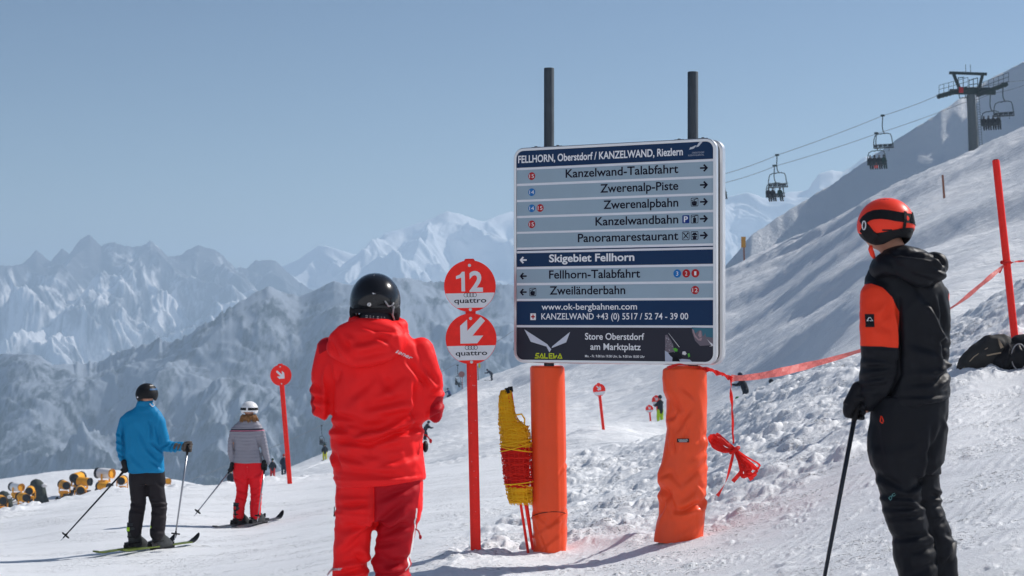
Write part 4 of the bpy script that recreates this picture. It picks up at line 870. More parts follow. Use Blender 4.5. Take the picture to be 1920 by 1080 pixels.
class Fig:
    def __init__(s, u0, v0, D, label, group=None, name='person', root=None):
        s.u0, s.v0, s.D = u0, v0, D; s.k = F/D; s.o = P(u0, v0, D)
        s.t = thing(name, s.o, label, 'person', group)
    def p(s, u, v, y=0.0): return Vector(((u-s.u0)/s.k, y, (s.v0-v)/s.k))
    def uv(s, V): return s.u0+V[:, 0]*s.k, s.v0-V[:, 2]*s.k
    def torso(s, mb, rows, n=None):
        """rows: v, u_left, u_right, half depth, y centre, [dv_right]"""
        rg = []
        for r_ in rows:
            v, l, r, dp, yc = r_[:5]; tilt = r_[5] if len(r_) > 5 else 0
            c = s.p((l+r)/2, v, yc); a = (r-l)/2/s.k; rg.append((c, (a, 0, -tilt/s.k/2), (0, dp, 0)))
        mb.rings(rg)
    def limb(s, mb, pts, n=14):
        """pts: u, v, y, radius; filled in between, round ends"""
        P_ = [(s.p(a, b, c), r) for a, b, c, r in pts]; out = []; rad = []
        for i in range(len(P_)-1):
            for k in range(5): f = k/5; out.append(P_[i][0].lerp(P_[i+1][0], f)); rad.append(P_[i][1]*(1-f)+P_[i+1][1]*f)
        out.append(P_[-1][0]); rad.append(P_[-1][1]); mb.tube(out, rad, n)
        mb.ell(P_[0][0], [P_[0][1]]*3); mb.ell(P_[-1][0], [P_[-1][1]]*3)
        for q, r in P_[1:-1]: mb.ell(q, [r]*3)
    def cloth(s, name, mb, m, voxel, it=6, folds=(), noise=0.004, nscale=(7, 7, 13), masks=(), parent=None, hem=None, amp=1.0, fine=0.0, quilt=None):
        me = fuse(mb, voxel, it); V, N = me_arrays(me); u, v = s.uv(V); back = sstep(0.35, -0.15, -0*N[:, 1]+N[:, 1]) if False else 1-sstep(-0.1, 0.5, N[:, 1])
        d = np.zeros(len(V))
        if noise:
            x, y, z = V.T; wv = fbm(x*nscale[0]*.5, z*nscale[2]*.3, y*3, o=2)
            r1 = 1-np.abs(perlin(x*nscale[0]+wv, y*nscale[1], z*nscale[2]+wv*1.5)); r2 = 1-np.abs(perlin(x*nscale[0]*2.3+9, y*nscale[1]*2+wv, z*nscale[2]*1.9+x*6))
            d += noise*(r1**3-.45+.35*(r2**2-.5))
        if fine: d += fine*perlin(V[:, 0]*45, V[:, 1]*45, V[:, 2]*70)
        for f_ in folds:
            a, b, wd, h = f_[:4]; d += back*crease(u, v, a, b, wd, h*amp)
        if quilt is not None: d += quilt(u, v, V)
        d = np.clip(d, -.026, .03)+np.clip(d+.026, -.03, 0)*.25; V2 = V+N*d[:, None]
        me.vertices.foreach_set('co', V2.astype(np.float32).ravel()); me.update(); me.materials.clear(); me.materials.append(m)
        me.polygons.foreach_set('use_smooth', [True]*len(me.polygons)); me.name = name
        for i, mk in enumerate(masks, 1):
            at = me.attributes.new('m%d' % i, 'FLOAT', 'POINT'); at.data.foreach_set('value', mk(u, v, V, N).astype(np.float32))
        o = bpy.data.objects.new(name, me); COL.objects.link(o); o.parent = parent or s.t; return o
def region(poly, k, side=None):
    """mask for a panel outlined in the photo, on the side of the garment that faces the camera"""
    def f(u, v, V, N):
        d = poly_sd(u, v, poly)/k
        return np.where(N[:, 1] < 0.55, d, -0.05) if side is None else d
    return f
SKIN = mat('skin', (0.52, 0.27, 0.19), 0.5, bump=0.1, bscale=90, var=.05)
GLOVE = mat('black_glove', (0.012, 0.012, 0.015), 0.55, bump=0.4, bscale=60)
POLEM = mat('ski_pole_dark', (0.03, 0.035, 0.045), 0.35, metal=0.4)
POLEG = mat('ski_pole_grey', (0.32, 0.33, 0.36), 0.3, metal=0.7)
HBLACK = mat('gloss_black_helmet', (0.010, 0.010, 0.012), 0.22, coat=0.5, bump=.03, bscale=8)
HLINER = mat('helmet_liner', (0.014, 0.014, 0.017), 0.8, bump=.3, bscale=70)
def body(fg, head, rh, chain, limbs, voxel, face=(0, 1)):
    """one continuous figure under the clothes: head with nose, brow, jaw and ears, neck, trunk, limbs"""
    mb = MB(); c = fg.p(*head); fx, fy = face; d = Vector((fx, fy, 0)).normalized(); sd_ = Vector((d.y, -d.x, 0))
    mb.ell(c, (rh*.78, rh*.92, rh*1.12)); mb.ell(c+d*rh*.3+Vector((0, 0, -rh*.55)), (rh*.55, rh*.55, rh*.55))
    mb.ell(c+d*rh*.95+Vector((0, 0, -rh*.15)), (rh*.14, rh*.22, rh*.26)); mb.ell(c+d*rh*.82+Vector((0, 0, rh*.12)), (rh*.45, rh*.2, rh*.12)); mb.ell(c+d*rh*.85+Vector((0, 0, -rh*.55)), (rh*.26, rh*.12, rh*.10))
    for s_ in (-1, 1): mb.ell(c+sd_*s_*rh*.80+Vector((0, 0, -rh*.1)), (rh*.12, rh*.2, rh*.28))
    for ch in chain: fg.limb(mb, ch, 12)
    for ch in limbs: fg.limb(mb, ch, 10)
    me = fuse(mb, voxel, 3); me.materials.clear(); me.materials.append(SKIN); me.polygons.foreach_set('use_smooth', [True]*len(me.polygons)); me.name = 'body'
    o = bpy.data.objects.new('body', me); COL.objects.link(o); o.parent = fg.t; return o
def grip_hand(H, A, N, W, m, name, parent, s=1.0, voxel=.0042, thumb=1):
    """hand closed round a shaft: H centre of the grip, A along the shaft, N from palm to shaft, W towards the wrist"""
    A, N = Vector(A).normalized(), Vector(N).normalized(); N = (N-A*N.dot(A)).normalized(); S = A.cross(N); W = Vector(W).normalized(); mb = MB()
    rot = Matrix((S, N, A)).transposed()
    mb.ell(H-N*.036*s, (.036*s, .020*s, .048*s), rot); pw = H-N*.036*s+W*.085*s
    mb.tube([H-N*.036*s, H-N*.036*s+W*.05*s, pw], [.030*s, .033*s, .036*s], 12); mb.ell(pw, [.036*s]*3)
    for k in range(4):
        off = A*((1.5-k)*.0225*s); ln = (1.0, 1.08, 1.0, .85)[k]; pts = []
        for j in range(9):
            th = math.pi*(1.05-1.35*ln*j/8); r_ = .032*s; pts.append(H+off+N*math.cos(th)*r_*1.05+S*math.sin(th)*r_*(1.15 if j < 3 else 1.0))
        mb.tube(pts, [(.0135-.0004*j)*s for j in range(9)], 8); mb.ell(pts[0], [.0145*s]*3); mb.ell(pts[-1], [.0105*s]*3)
    pts = []
    for j in range(7):
        th = math.pi*(1.0+.75*j/6); r_ = .034*s; pts.append(H+A*(.030+.020*j/6)*s*thumb+N*math.cos(th)*r_+S*math.sin(th)*r_)
    mb.tube(pts, [.0155*s, .0155*s, .015*s, .0145*s, .014*s, .013*s, .012*s], 8); mb.ell(pts[-1], [.012*s]*3)
    me = fuse(mb, voxel, 2); me.materials.clear(); me.materials.append(m); me.polygons.foreach_set('use_smooth', [True]*len(me.polygons)); me.name = name
    o = bpy.data.objects.new(name, me); COL.objects.link(o); o.parent = parent; return o
def helmet(fg, c, rx, ry, rz, m, low, parent=None, rotz=0.0, tilt=0.0, name='helmet', nu=64, nv=34, liner=True, zscale_top=1.0):
    """shell with a shaped lower edge; low(theta) gives the polar angle of the rim, theta from +x counter-clockwise"""
    rot = Euler((tilt, 0, rotz)).to_matrix(); vs_ = []; fs = []
    for i in range(nv+1):
        for k in range(nu):
            th = 2*math.pi*k/nu; ph = low(th)*i/nv; e = 1.0+.012*math.sin(ph)**2
            st = abs(math.sin(ph))**.93*(1 if ph < math.pi/2 else 1)
            p = Vector((rx*e*st*math.cos(th), ry*e*st*math.sin(th), rz*math.cos(ph)))
            if ph > math.pi/2: p.x *= 1-.10*(ph-math.pi/2)**1.2; p.y *= 1-.10*(ph-math.pi/2)**1.2
            vs_.append(c+rot @ p)
    for i in range(nv):
        for k in range(nu): l = (k+1) % nu; fs.append((i*nu+k, (i+1)*nu+k, (i+1)*nu+l, i*nu+l))
    base = len(vs_)   # inner lip
    for k in range(nu):
        p = vs_[nv*nu+k]-c; vs_.append(c+p*.90+Vector((0, 0, .004)))
    for k in range(nu): l = (k+1) % nu; fs.append((nv*nu+k, base+k, base+l, nv*nu+l))
    for k in range(nu):
        p = vs_[(nv-8)*nu+k]-c; vs_.append(c+p*.86)
    for k in range(nu): l = (k+1) % nu; fs.append((base+k, base+nu+k, base+nu+l, base+l))
    return mesh_obj(name, vs_, fs, m, parent or fg.t, smooth=True), rot
def on_shell(c, rot, rx, ry, rz, th, ph, off=0.0):
    p = Vector((rx*math.sin(ph)*math.cos(th), ry*math.sin(ph)*math.sin(th), rz*math.cos(ph))); n = Vector((p.x/rx**2, p.y/ry**2, p.z/rz**2)).normalized(); return c+rot @ (p+n*off)
def shell_band(c, rot, r, pts, wd, off, name, m, parent, th=.004):
    """strap lying on the helmet, pts (theta, phi)"""
    vs_ = []; fs = []; N = len(pts)
    for i, (t_, p_) in enumerate(pts):
        a = pts[max(i-1, 0)]; b = pts[min(i+1, N-1)]; dt = (b[0]-a[0])*math.sin(p_); dp = b[1]-a[1]; L = math.hypot(dt, dp); nt_, np_ = -dp/L, dt/L; w_ = wd/2/r[2]
        for sg, o in ((-1, off), (-1, off+th), (1, off+th), (1, off)):
            vs_.append(on_shell(c, rot, *r, t_+sg*nt_*w_/max(math.sin(p_), .3), p_+sg*np_*w_, o))
    for i in range(N-1):
        for k in range(4): l = (k+1) % 4; fs.append((4*i+k, 4*i+l, 4*i+4+l, 4*i+4+k))
    fs += [(0, 1, 2, 3), (4*N-1, 4*N-2, 4*N-3, 4*N-4)]
    return mesh_obj(name, vs_, fs, m, parent, smooth=False)
def ski_pole(top, tip, r, m, label, group='ski poles of the skiers in front', basket=.055, tipd=.06, grip=True):
    """top and tip in world space"""
    t = thing('ski_pole', tip, label, 'ski pole', group); d = (top-tip); L = d.length; d.normalize()
    mb = MB(); mb.tube([d*(.02), d*L*.5, d*(L-.10)], [r*.75, r, r*1.05], 10); mb.build('shaft', m, t, smooth=True)
    if grip: mb = MB(); mb.tube([d*(L-.13), d*(L-.10), d*(L-.03), d*(L), d*(L+.02)], [.012, .015, .014, .020, .016], 10); mb.build('handle', BLACKPL, t, smooth=True)
    if basket:
        x = d.orthogonal().normalized(); y = d.cross(x); mb = MB(); q = d*tipd
        mb.tube([q+(x*math.cos(a)+y*math.sin(a))*basket*.8 for a in np.linspace(0, 6.283, 18, endpoint=False)], basket*.16, 6, closed=True)
        for a in np.linspace(0, 6.283, 5)[:-1]: mb.bar(q, q+(x*math.cos(a)+y*math.sin(a))*basket*.8, .012, .004)
        mb.tube([q-d*.01, q+d*.03], [.014, .010], 8); mb.build('basket', BLACKPL, t, smooth=True)
    mb = MB(); mb.tube([d*-.02, d*.03], [.003, .006], 6); mb.build('tip', ALU, t)
    return t
def ski(c, direction, L, m, label, group, tipm=None, w=.075, lift=None):
    """ski lying along direction through c (world), tip raised"""
    t = thing('ski', c, label, 'ski', group); d = Vector(direction).normalized(); side = d.cross(Vector((0, 0, 1))).normalized(); up = side.cross(d)
    def strip(a, b, mm, nm, dz=0.0):
        vs_ = []; fs = []; n = 22
        for i in range(n+1):
            s_ = a+(b-a)*i/n; q = (s_-.5)*L; ww = w*(.5+.0)*(1.0-.22*math.sin(math.pi*np.clip((s_-.08)/.8, 0, 1)))
            if s_ > .93: ww *= math.sqrt(max(0.02, 1-((s_-.93)/.07)**2))
            up_ = max(0, (s_-.88)/.12)**1.8*.10+max(0, (.06-s_)/.06)**2*.02
            for sg, h in ((-1, 0), (1, 0), (1, .016), (-1, .016)): vs_.append(d*q+side*sg*ww+up*(up_+h*(.5 if s_ > .95 else 1)+dz))
        for i in range(n):
            for k in range(4): l = (k+1) % 4; fs.append((4*i+k, 4*i+l, 4*i+4+l, 4*i+4+k))
        fs += [(3, 2, 1, 0), (4*n, 4*n+1, 4*n+2, 4*n+3)]; return mesh_obj(nm, vs_, fs, mm, t)
    strip(0, .88, m, 'ski_body'); strip(.881, 1, tipm or m, 'ski_tip', .0)
    mb = MB(); rot = Matrix((d, side, up)).transposed()
    mb.box(d*-.17+up*.032, (.05, .032, .016), rot); mb.box(d*-.20+up*.055, (.02, .025, .02), rot); mb.build('binding', BLACKPL, t); mb = MB(); mb.box(d*.17+up*.032, (.05, .034, .014), rot); mb.build('binding', BLACKPL, t); return t
def boot(fg, mb, u, v, y, dirx, diry, s=1.0):
    """ski boot: cuff, shell, sole; heel at (u, v)"""
    b = fg.p(u, v, y); d = Vector((dirx, diry, 0)).normalized(); sd_ = Vector((-d.y, d.x, 0)); rot = Matrix((d, sd_, Vector((0, 0, 1)))).transposed()
    mb.rings([(b+d*.10+Vector((0, 0, .02)), d*.165*s, sd_*.052), (b+d*.10+Vector((0, 0, .06)), d*.160*s, sd_*.052), (b+d*.07+Vector((0, 0, .12)), d*.125*s, sd_*.055), (b+d*.03+Vector((0, 0, .17)), d*.088*s, sd_*.058), (b+d*.02+Vector((0, 0, .33)), d*.085*s, sd_*.065)])
    return b, d, sd_, rot

# ---------------------------------------------------------------- man in the red ski suit
RM = Fig(705, 1262, 8.0, 'man seen from behind in a bright red ski suit and glossy black helmet')
k8 = 400.0
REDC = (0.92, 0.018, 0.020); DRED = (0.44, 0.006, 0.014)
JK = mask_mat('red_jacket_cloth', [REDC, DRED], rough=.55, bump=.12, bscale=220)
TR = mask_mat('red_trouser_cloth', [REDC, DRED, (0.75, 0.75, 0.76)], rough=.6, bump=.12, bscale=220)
body(RM, (703, 566, .02), .098, [[(703, 590, .0, .055), (703, 640, .02, .06), (703, 760, .03, .08), (708, 900, .03, .09)]],
     [[(628, 660, .01, .042), (609, 758, .02, .030), (650, 747, .28, .028), (680, 735, .36, .04)], [(782, 660, .01, .042), (803, 760, .02, .030), (760, 747, .28, .028), (725, 735, .36, .04)], [(668, 920, .03, .06), (660, 1060, .03, .042), (652, 1200, .01, .035)], [(748, 920, .03, .06), (736, 1060, .03, .042), (738, 1200, .01, .035)]], .016)
mb = MB()
RM.torso(mb, [(604, 668, 746, .075, .0), (618, 650, 760, .09, .0), (632, 634, 772, .10, 0), (646, 612, 792, .115, 0), (670, 602, 803, .13, 0), (710, 606, 804, .145, 0), (750, 616, 800, .15, 0), (785, 621, 796, .15, 0), (800, 620, 794, .15, 0), (830, 620, 792, .155, 0), (870, 624, 796, .165, 0), (900, 627, 799, .17, 0, -6), (906, 630, 798, .17, 0, -16)])
RM.limb(mb, [(617, 655, 0, .060), (604, 700, 0, .056), (606, 758, .01, .060), (640, 758, .24, .050), (672, 742, .33, .045)])
RM.limb(mb, [(789, 655, 0, .060), (806, 705, 0, .060), (806, 764, .01, .066), (770, 760, .24, .052), (735, 742, .33, .045)])
f = [((640, 790), (720, 800), 7, .013), ((660, 812), (770, 780), 8, .020), ((622, 800), (660, 806), 6, .014), ((640, 822), (700, 828), 6, .013), ((700, 826), (770, 800), 7, .014), ((770, 800), (792, 800), 6, .010), ((700, 740), (760, 700), 10, .007), ((660, 745), (700, 710), 11, .007), ((690, 760), (770, 745), 8, .009),
     ((622, 690), (618, 785), 6, .016), ((781, 715), (780, 790), 6, .014), ((640, 850), (690, 862), 6, .008), ((625, 846), (640, 870), 5, .008), ((700, 868), (780, 850), 8, .006), ((640, 880), (760, 884), 6, .006), ((626, 892), (790, 888), 3, .004), ((715, 700), (745, 735), 9, .006), ((770, 680), (800, 720), 6, .010), ((800, 690), (822, 720), 5, .008), ((586, 720), (612, 735), 6, .009), ((590, 745), (618, 752), 5, .010),
     ((588, 765), (612, 770), 5, .007), ((808, 740), (828, 730), 5, .008), ((800, 770), (826, 755), 5, .009), ((804, 790), (822, 775), 4, .007), ((640, 690), (630, 720), 7, .006), ((640, 830), (760, 838), 9, .006), ((625, 775), (680, 785), 6, .010), ((720, 780), (785, 770), 7, .012), ((692, 700), (708, 780), 14, .005), ((734, 808), (772, 812), 3, .005), ((668, 846), (735, 852), 8, .007)]
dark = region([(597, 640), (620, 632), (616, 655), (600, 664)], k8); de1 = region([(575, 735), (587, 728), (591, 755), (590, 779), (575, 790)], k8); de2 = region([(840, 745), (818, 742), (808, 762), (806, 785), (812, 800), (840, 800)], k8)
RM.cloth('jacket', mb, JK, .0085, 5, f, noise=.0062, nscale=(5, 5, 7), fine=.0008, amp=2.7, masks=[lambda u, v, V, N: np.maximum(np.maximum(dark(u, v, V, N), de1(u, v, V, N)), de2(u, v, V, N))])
mb = MB(); q = RM.p(690, 641, -.130)
rotm = Euler((R(-12), R(-5), 0)).to_matrix(); mb.ell(q, (.180, .066, .116), rotm); mb.ell(RM.p(700, 622, -.075), (.150, .085, .065)); mb.ell(RM.p(650, 650, -.105), (.075, .055, .060)); mb.ell(RM.p(735, 640, -.10), (.075, .06, .075))
hf = [((640, 625), (672, 668), 7, .016), ((672, 668), (740, 655), 8, .012), ((660, 645), (735, 628), 8, .014), ((700, 615), (745, 650), 6, .012), ((625, 640), (640, 662), 6, .010), ((690, 612), (750, 622), 5, .012), ((655, 620), (690, 640), 8, .008)]
RM.cloth('hood', mb, JK, .0075, 6, hf, noise=.006, nscale=(8, 7, 9), amp=1.3, masks=[lambda u, v, V, N: V[:, 0]*0-1])
mb = MB(); pts = []
for a in np.linspace(0, 2*math.pi, 26, endpoint=False): pts.append(RM.p(708+44*math.cos(a)+5*math.sin(a), 606+(5 if math.cos(a) > 0 else 2)*math.cos(a)-4*math.sin(a), .085*math.sin(a)+.0))
mb.tube(pts, [.030+.006*math.sin(3*i) for i in range(26)], 10, closed=True); mb.tube([p_+Vector((0, 0, -.035)) for p_ in pts], .036, 10, closed=True)
RM.cloth('collar', mb, JK, .0075, 4, [((670, 603), (750, 612), 3, .006)], noise=.005, nscale=(10, 9, 14), masks=[lambda u, v, V, N: V[:, 0]*0-1])
mb = MB(); pts = [RM.p(703+31*math.cos(a), 592, .072*math.sin(a)) for a in np.linspace(0, 6.283, 24, endpoint=False)]
rg = [(RM.p(704, v, .0), (w_, 0, 0), (0, w_*.95, 0)) for v, w_ in ((585, .070), (592, .078), (606, .085))]; mb.rings(rg, cap=False); nw = mb.build('neck_warmer', mat('dark_neckwarmer', (.05, .06, .08), .8), RM.t, smooth=True)
mb = MB()
for u, w_ in ((690, 5), (697, 3), (703, 2), (711, 4), (718, 2), (723, 3)):
    for dv in (0, 3): a = RM.p(u, 592+dv+(u-690)*.10, 0); a.y = -.079*math.sqrt(max(.05, 1-((u-704)/34)**2))-.004; mb.box(a, (w_/k8/2.4, .001, .0016))
mb.build('printed_pattern', mat('white_print', (.8, .8, .8)), nw)
# trousers
mb = MB()
RM.torso(mb, [(880, 634, 792, .14, 0), (910, 630, 795, .15, 0), (950, 628, 793, .155, 0), (978, 628, 788, .14, 0)])
RM.limb(mb, [(668, 960, 0, .098), (662, 1000, 0, .090), (658, 1045, .01, .083), (655, 1085, .015, .084), (650, 1150, .0, .080), (648, 1222, 0, .082)])
RM.limb(mb, [(747, 960, 0, .100), (742, 1000, 0, .090), (735, 1045, .01, .088), (734, 1085, .015, .086), (738, 1150, .0, .082), (741, 1222, 0, .084)])
tf = [((640, 945), (695, 938), 6, .012), ((700, 985), (660, 1010), 7, .012), ((690, 1000), (640, 1035), 7, .010), ((640, 1050), (690, 1040), 7, .010), ((705, 985), (760, 940), 8, .012), ((710, 1000), (770, 975), 8, .010), ((705, 1040), (760, 1060), 8, .011), ((715, 1062), (770, 1045), 7, .012), ((704, 900), (704, 985), 3, .012), ((715, 930), (780, 905), 7, .008), ((640, 925), (700, 922), 6, .006),
      ((626, 955), (700, 956), 3, .005), ((690, 1060), (670, 1030), 6, .010), ((630, 1075), (690, 1060), 6, .012), ((700, 1078), (770, 1070), 6, .012), ((706, 1020), (750, 1010), 6, .008), ((640, 990), (690, 975), 9, .006), ((730, 1100), (780, 1120), 8, .012)]
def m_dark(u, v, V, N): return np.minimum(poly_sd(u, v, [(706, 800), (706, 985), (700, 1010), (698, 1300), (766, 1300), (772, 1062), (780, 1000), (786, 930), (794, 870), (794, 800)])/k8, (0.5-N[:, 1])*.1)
def m_stripe(u, v, V, N):
    x = np.interp(v, [955, 970, 1000, 1040, 1070, 1100], [783, 781, 776, 770, 762, 757]); return np.minimum(1.1-np.abs(u-x), np.minimum((v-950), (1068-v))*.3)/k8*1.4
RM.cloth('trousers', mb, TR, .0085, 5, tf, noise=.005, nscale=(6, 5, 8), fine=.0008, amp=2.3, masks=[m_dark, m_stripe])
# logos, zip pulls
def stuck_text(fg, s_, u0, v0, u1, v1, y, cap, m, name='printed_name', bold=.02, shear=.2):
    a, b = fg.p(u0, v0, y), fg.p(u1, v1, y); L = (b-a).length; o = text(s_, 0, L, 0, cap, 0, m, fg.t, name, bold, shear); o.location = a; o.rotation_euler = (0, -math.atan2(b.z-a.z, b.x-a.x), 0); return o
def drop_on(o, fg, names, lift=.0025):
    """press a flat print onto the cloth behind it"""
    from mathutils.bvhtree import BVHTree
    tg = [c for c in fg.t.children if c.name.split('.')[0] in names]; Mx = Matrix.Translation(o.location) @ o.rotation_euler.to_matrix().to_4x4(); Mi = Mx.inverted()
    tr = [BVHTree.FromPolygons([v.co[:] for v in c.data.vertices], [p.vertices[:] for p in c.data.polygons]) for c in tg]
    for v in o.data.vertices:
        w_ = Mx @ v.co; best = None
        for t_ in tr:
            h = t_.ray_cast(Vector((w_.x, -1, w_.z)), Vector((0, 1, 0)))
            if h[0] is not None and (best is None or h[0].y < best): best = h[0].y
        if best is not None: w_.y = best-lift; v.co = Mi @ w_
    o.data.update()
REFL = mat('silver_print', (.62, .62, .66), .4)
o = stuck_text(RM, 'iener', 746, 660, 774, 674, -.2, .018, REFL); drop_on(o, RM, ('jacket', 'hood'))
o = stuck_text(RM, 'iener', 622, 1069, 645, 1065, -.2, .016, REFL); drop_on(o, RM, ('trousers',))
def tag_pull(fg, pts, m, r=.0035, end=.007, name='zip_pull'):
    mb = MB(); q = [fg.p(*p_) for p_ in pts]; mb.tube(q, [r]*(len(q)-1)+[r], 6); mb.ell(q[-1], (end, end*.6, end*1.6)); mb.build(name, m, fg.t, smooth=True)
tag_pull(RM, [(796, 814, -.02), (801, 816, -.03), (805, 821, -.03), (808, 826, -.03)], mat('zip_red', DRED, .5)); tag_pull(RM, [(780, 990, -.03), (786, 994, -.04), (789, 1005, -.04)], mat('zip_red', DRED, .5))
tag_pull(RM, [(627, 950, 0), (627, 966, -.01)], BLACKPL, .0025, .004); mb = MB(); mb.ell(RM.p(797, 838, .03), (.014, .03, .028)); mb.build('radio', BLACKPL, RM.t, smooth=True)
# helmet
hc = RM.p(703, 566, .015); rr = (.118, .140, .135)
def low_r(th):
    b = -math.sin(th)  # towards the camera
    return R(108)+R(24)*math.exp(-((abs(math.cos(th))-1)/.25)**2)-R(6)*max(0, b)+R(-22)*max(0, -b)
hm_, hr = helmet(RM, hc, *rr, HBLACK, low_r, tilt=R(10))
back_t = -math.pi/2
shell_band(hc, hr, rr, [(back_t+a, R(97)+.10*abs(a)**1.5) for a in np.linspace(-1.25, 1.25, 30)], .018, .002, 'rear_trim', HLINER, hm_, .006)
shell_band(hc, hr, rr, [(back_t-.02, p_) for p_ in np.linspace(R(8), R(60), 14)], .006, -.001, 'shell_groove', mat('grey_edge', (.12, .12, .13), .3), hm_, .002)
shell_band(hc, hr, rr, [(back_t+a, R(75)) for a in np.linspace(-.9, .9, 22)], .003, .0, 'seam', HLINER, hm_, .0015)
shell_band(hc, hr, rr, [(back_t+.07+a, R(62)) for a in np.linspace(0, .28, 6)], .004, .0, 'vent', HLINER, hm_, .002)
mb = MB(); q = RM.p(697, 571.5, -.150); mb.rings([(q+Vector((0, .02, 0)), (.0085, 0, 0), (0, 0, .0085)), (q, (.0085, 0, 0), (0, 0, .0085))]); mb.build('dial_badge', mat('badge_white', (.7, .7, .7), .4), hm_)
mb = MB(); mb.box(q+Vector((0, -.0015, 0)), (.0012, .001, .0055), Euler((0, R(15), 0)).to_matrix()); mb.build('badge_mark', BLACKPL, hm_)
o = mesh_obj('brand_tick', [tuple(RM.p(702, 549.5, -.134)), tuple(RM.p(709, 551.5, -.134)), tuple(RM.p(704, 552.5, -.134))], [(0, 2, 1)], REFL, hm_)
mb = MB(); mb.tube([RM.p(725, 565, -.118), RM.p(732, 575, -.108), RM.p(738, 573, -.100), RM.p(741, 568, -.095)], .0035, 6); mb.tube([RM.p(741, 575, -.09), RM.p(738, 590, -.07), RM.p(741, 603, -.03)], .004, 6); mb.build('strap_buckle', mat('grey_strap', (.3, .3, .32), .4), hm_, smooth=True)
for sx in (-1, 1):
    mb = MB(); q = RM.p(703+sx*40, 585, .0); mb.ell(q, (.020, .05, .045)); mb.build('ear_pad', HLINER, hm_, smooth=True)
mb = MB(); 
for u in (655, 741): boot(RM, mb, u, 1262, -.02, 0.1, 1)
mb.build('ski_boots', BLACKPL, RM.t, smooth=True)

# ---------------------------------------------------------------- man in the black jacket with orange sleeves
BM = Fig(1742, 1130, 8.0, 'man in black ski clothes with orange upper sleeves and orange helmet on the right')
BLK = (0.009, 0.010, 0.014); ORC = (0.92, 0.055, 0.018)
BJ = mask_mat('black_orange_cloth', [BLK, ORC], rough=.5, bump=.12, bscale=200, spec=.16); BT = mask_mat('black_trouser_cloth', [BLK], rough=.52, bump=.12, bscale=200, spec=.14)
body(BM, (1656, 425, .0), .098, [[(1668, 445, .02, .056), (1690, 510, .0, .065), (1712, 620, .0, .09), (1710, 760, .0, .10)]],
     [[(1640, 560, -.06, .05), (1638, 670, -.08, .04), (1626, 730, -.03, .028)], [(1765, 560, .05, .05), (1768, 640, .12, .045), (1750, 680, .30, .035), (1720, 690, .36, .04)], [(1675, 800, -.02, .08), (1690, 950, -.02, .055), (1718, 1110, 0, .04)], [(1725, 800, .04, .07), (1738, 930, .06, .045), (1776, 1090, .06, .03)]], .016, face=(-.85, .5))
mb = MB()
BM.torso(mb, [(478, 1648, 1712, .08, 0), (500, 1632, 1740, .10, 0), (520, 1622, 1762, .115, 0), (545, 1620, 1776, .13, 0), (580, 1628, 1782, .145, 0), (630, 1640, 1781, .15, 0), (680, 1648, 1779, .15, 0), (720, 1650, 1781, .155, 0), (745, 1650, 1781, .16, 0, -18), (757, 1648, 1780, .16, 0, -26)])
BM.limb(mb, [(1641, 557, -.05, .082), (1638, 610, -.08, .082), (1639, 665, -.09, .080), (1636, 705, -.07, .078), (1626, 740, -.03, .062), (1621, 752, -.01, .055)])
BM.limb(mb, [(1762, 553, .06, .060), (1769, 600, .09, .050), (1769, 645, .14, .046), (1755, 670, .28, .045), (1725, 690, .36, .042)])
f = [((1672, 560), (1674, 700), 5, .022), ((1674, 700), (1650, 755), 5, .018), ((1752, 560), (1772, 640), 6, .014), ((1745, 575), (1765, 650), 6, .012), ((1735, 560), (1752, 615), 6, .010), ((1772, 650), (1740, 635), 6, .014), ((1780, 690), (1745, 712), 7, .018), ((1745, 712), (1690, 715), 8, .010), ((1776, 720), (1750, 730), 6, .008), ((1612, 670), (1668, 676), 5, .010), ((1610, 690), (1660, 684), 6, .012),
     ((1610, 712), (1650, 700), 6, .010), ((1625, 650), (1668, 652), 3, .004), ((1606, 725), (1650, 722), 6, .010), ((1680, 740), (1770, 738), 5, .007), ((1690, 640), (1760, 660), 10, .008), ((1720, 560), (1700, 640), 12, .006), ((1660, 575), (1640, 600), 7, .006), ((1618, 600), (1660, 620), 9, .004), ((1762, 668), (1778, 680), 5, .010), ((1712, 545), (1745, 590), 9, .008), ((1700, 600), (1722, 690), 10, .006), ((1758, 600), (1762, 690), 6, .010)]
msl = region([(1604, 548), (1612, 535), (1626, 532), (1645, 540), (1662, 558), (1673, 585), (1672, 620), (1669, 652), (1640, 648.5), (1595, 648), (1595, 560)], k8); msr = region([(1782.5, 550), (1800, 550), (1800, 600), (1784.5, 600)], k8, 1); ms2 = region([(1784.5, 612), (1800, 612), (1800, 628), (1785.5, 628)], k8, 1)
BM.cloth('jacket', mb, BJ, .0085, 5, f, noise=.0036, nscale=(6, 5, 9), fine=.0007, amp=1.6, masks=[lambda u, v, V, N: np.maximum(np.maximum(np.where(V[:, 1] < .05, msl(u, v, V, N), -1), msr(u, v, V, N)), ms2(u, v, V, N))])
mb = MB(); mb.ell(BM.p(1712, 505, -.125), (.132, .080, .075), Euler((R(-10), R(14), 0)).to_matrix()); mb.ell(BM.p(1700, 485, -.03), (.125, .12, .060), Euler((0, R(8), 0)).to_matrix()); mb.ell(BM.p(1658, 500, -.05), (.085, .10, .065), Euler((0, R(-25), 0)).to_matrix()); mb.ell(BM.p(1740, 500, -.09), (.072, .07, .070))
BM.cloth('hood', mb, BJ, .0075, 6, [((1665, 478), (1735, 486), 5, .013), ((1735, 478), (1755, 500), 5, .015), ((1690, 520), (1745, 535), 6, .010), ((1650, 490), (1690, 515), 8, .010), ((1738, 505), (1762, 512), 5, .010), ((1700, 470), (1728, 474), 4, .010), ((1640, 520), (1680, 530), 7, .008)], noise=.006, nscale=(8, 7, 9), amp=1.3, masks=[lambda u, v, V, N: V[:, 0]*0-1])
mb = MB()
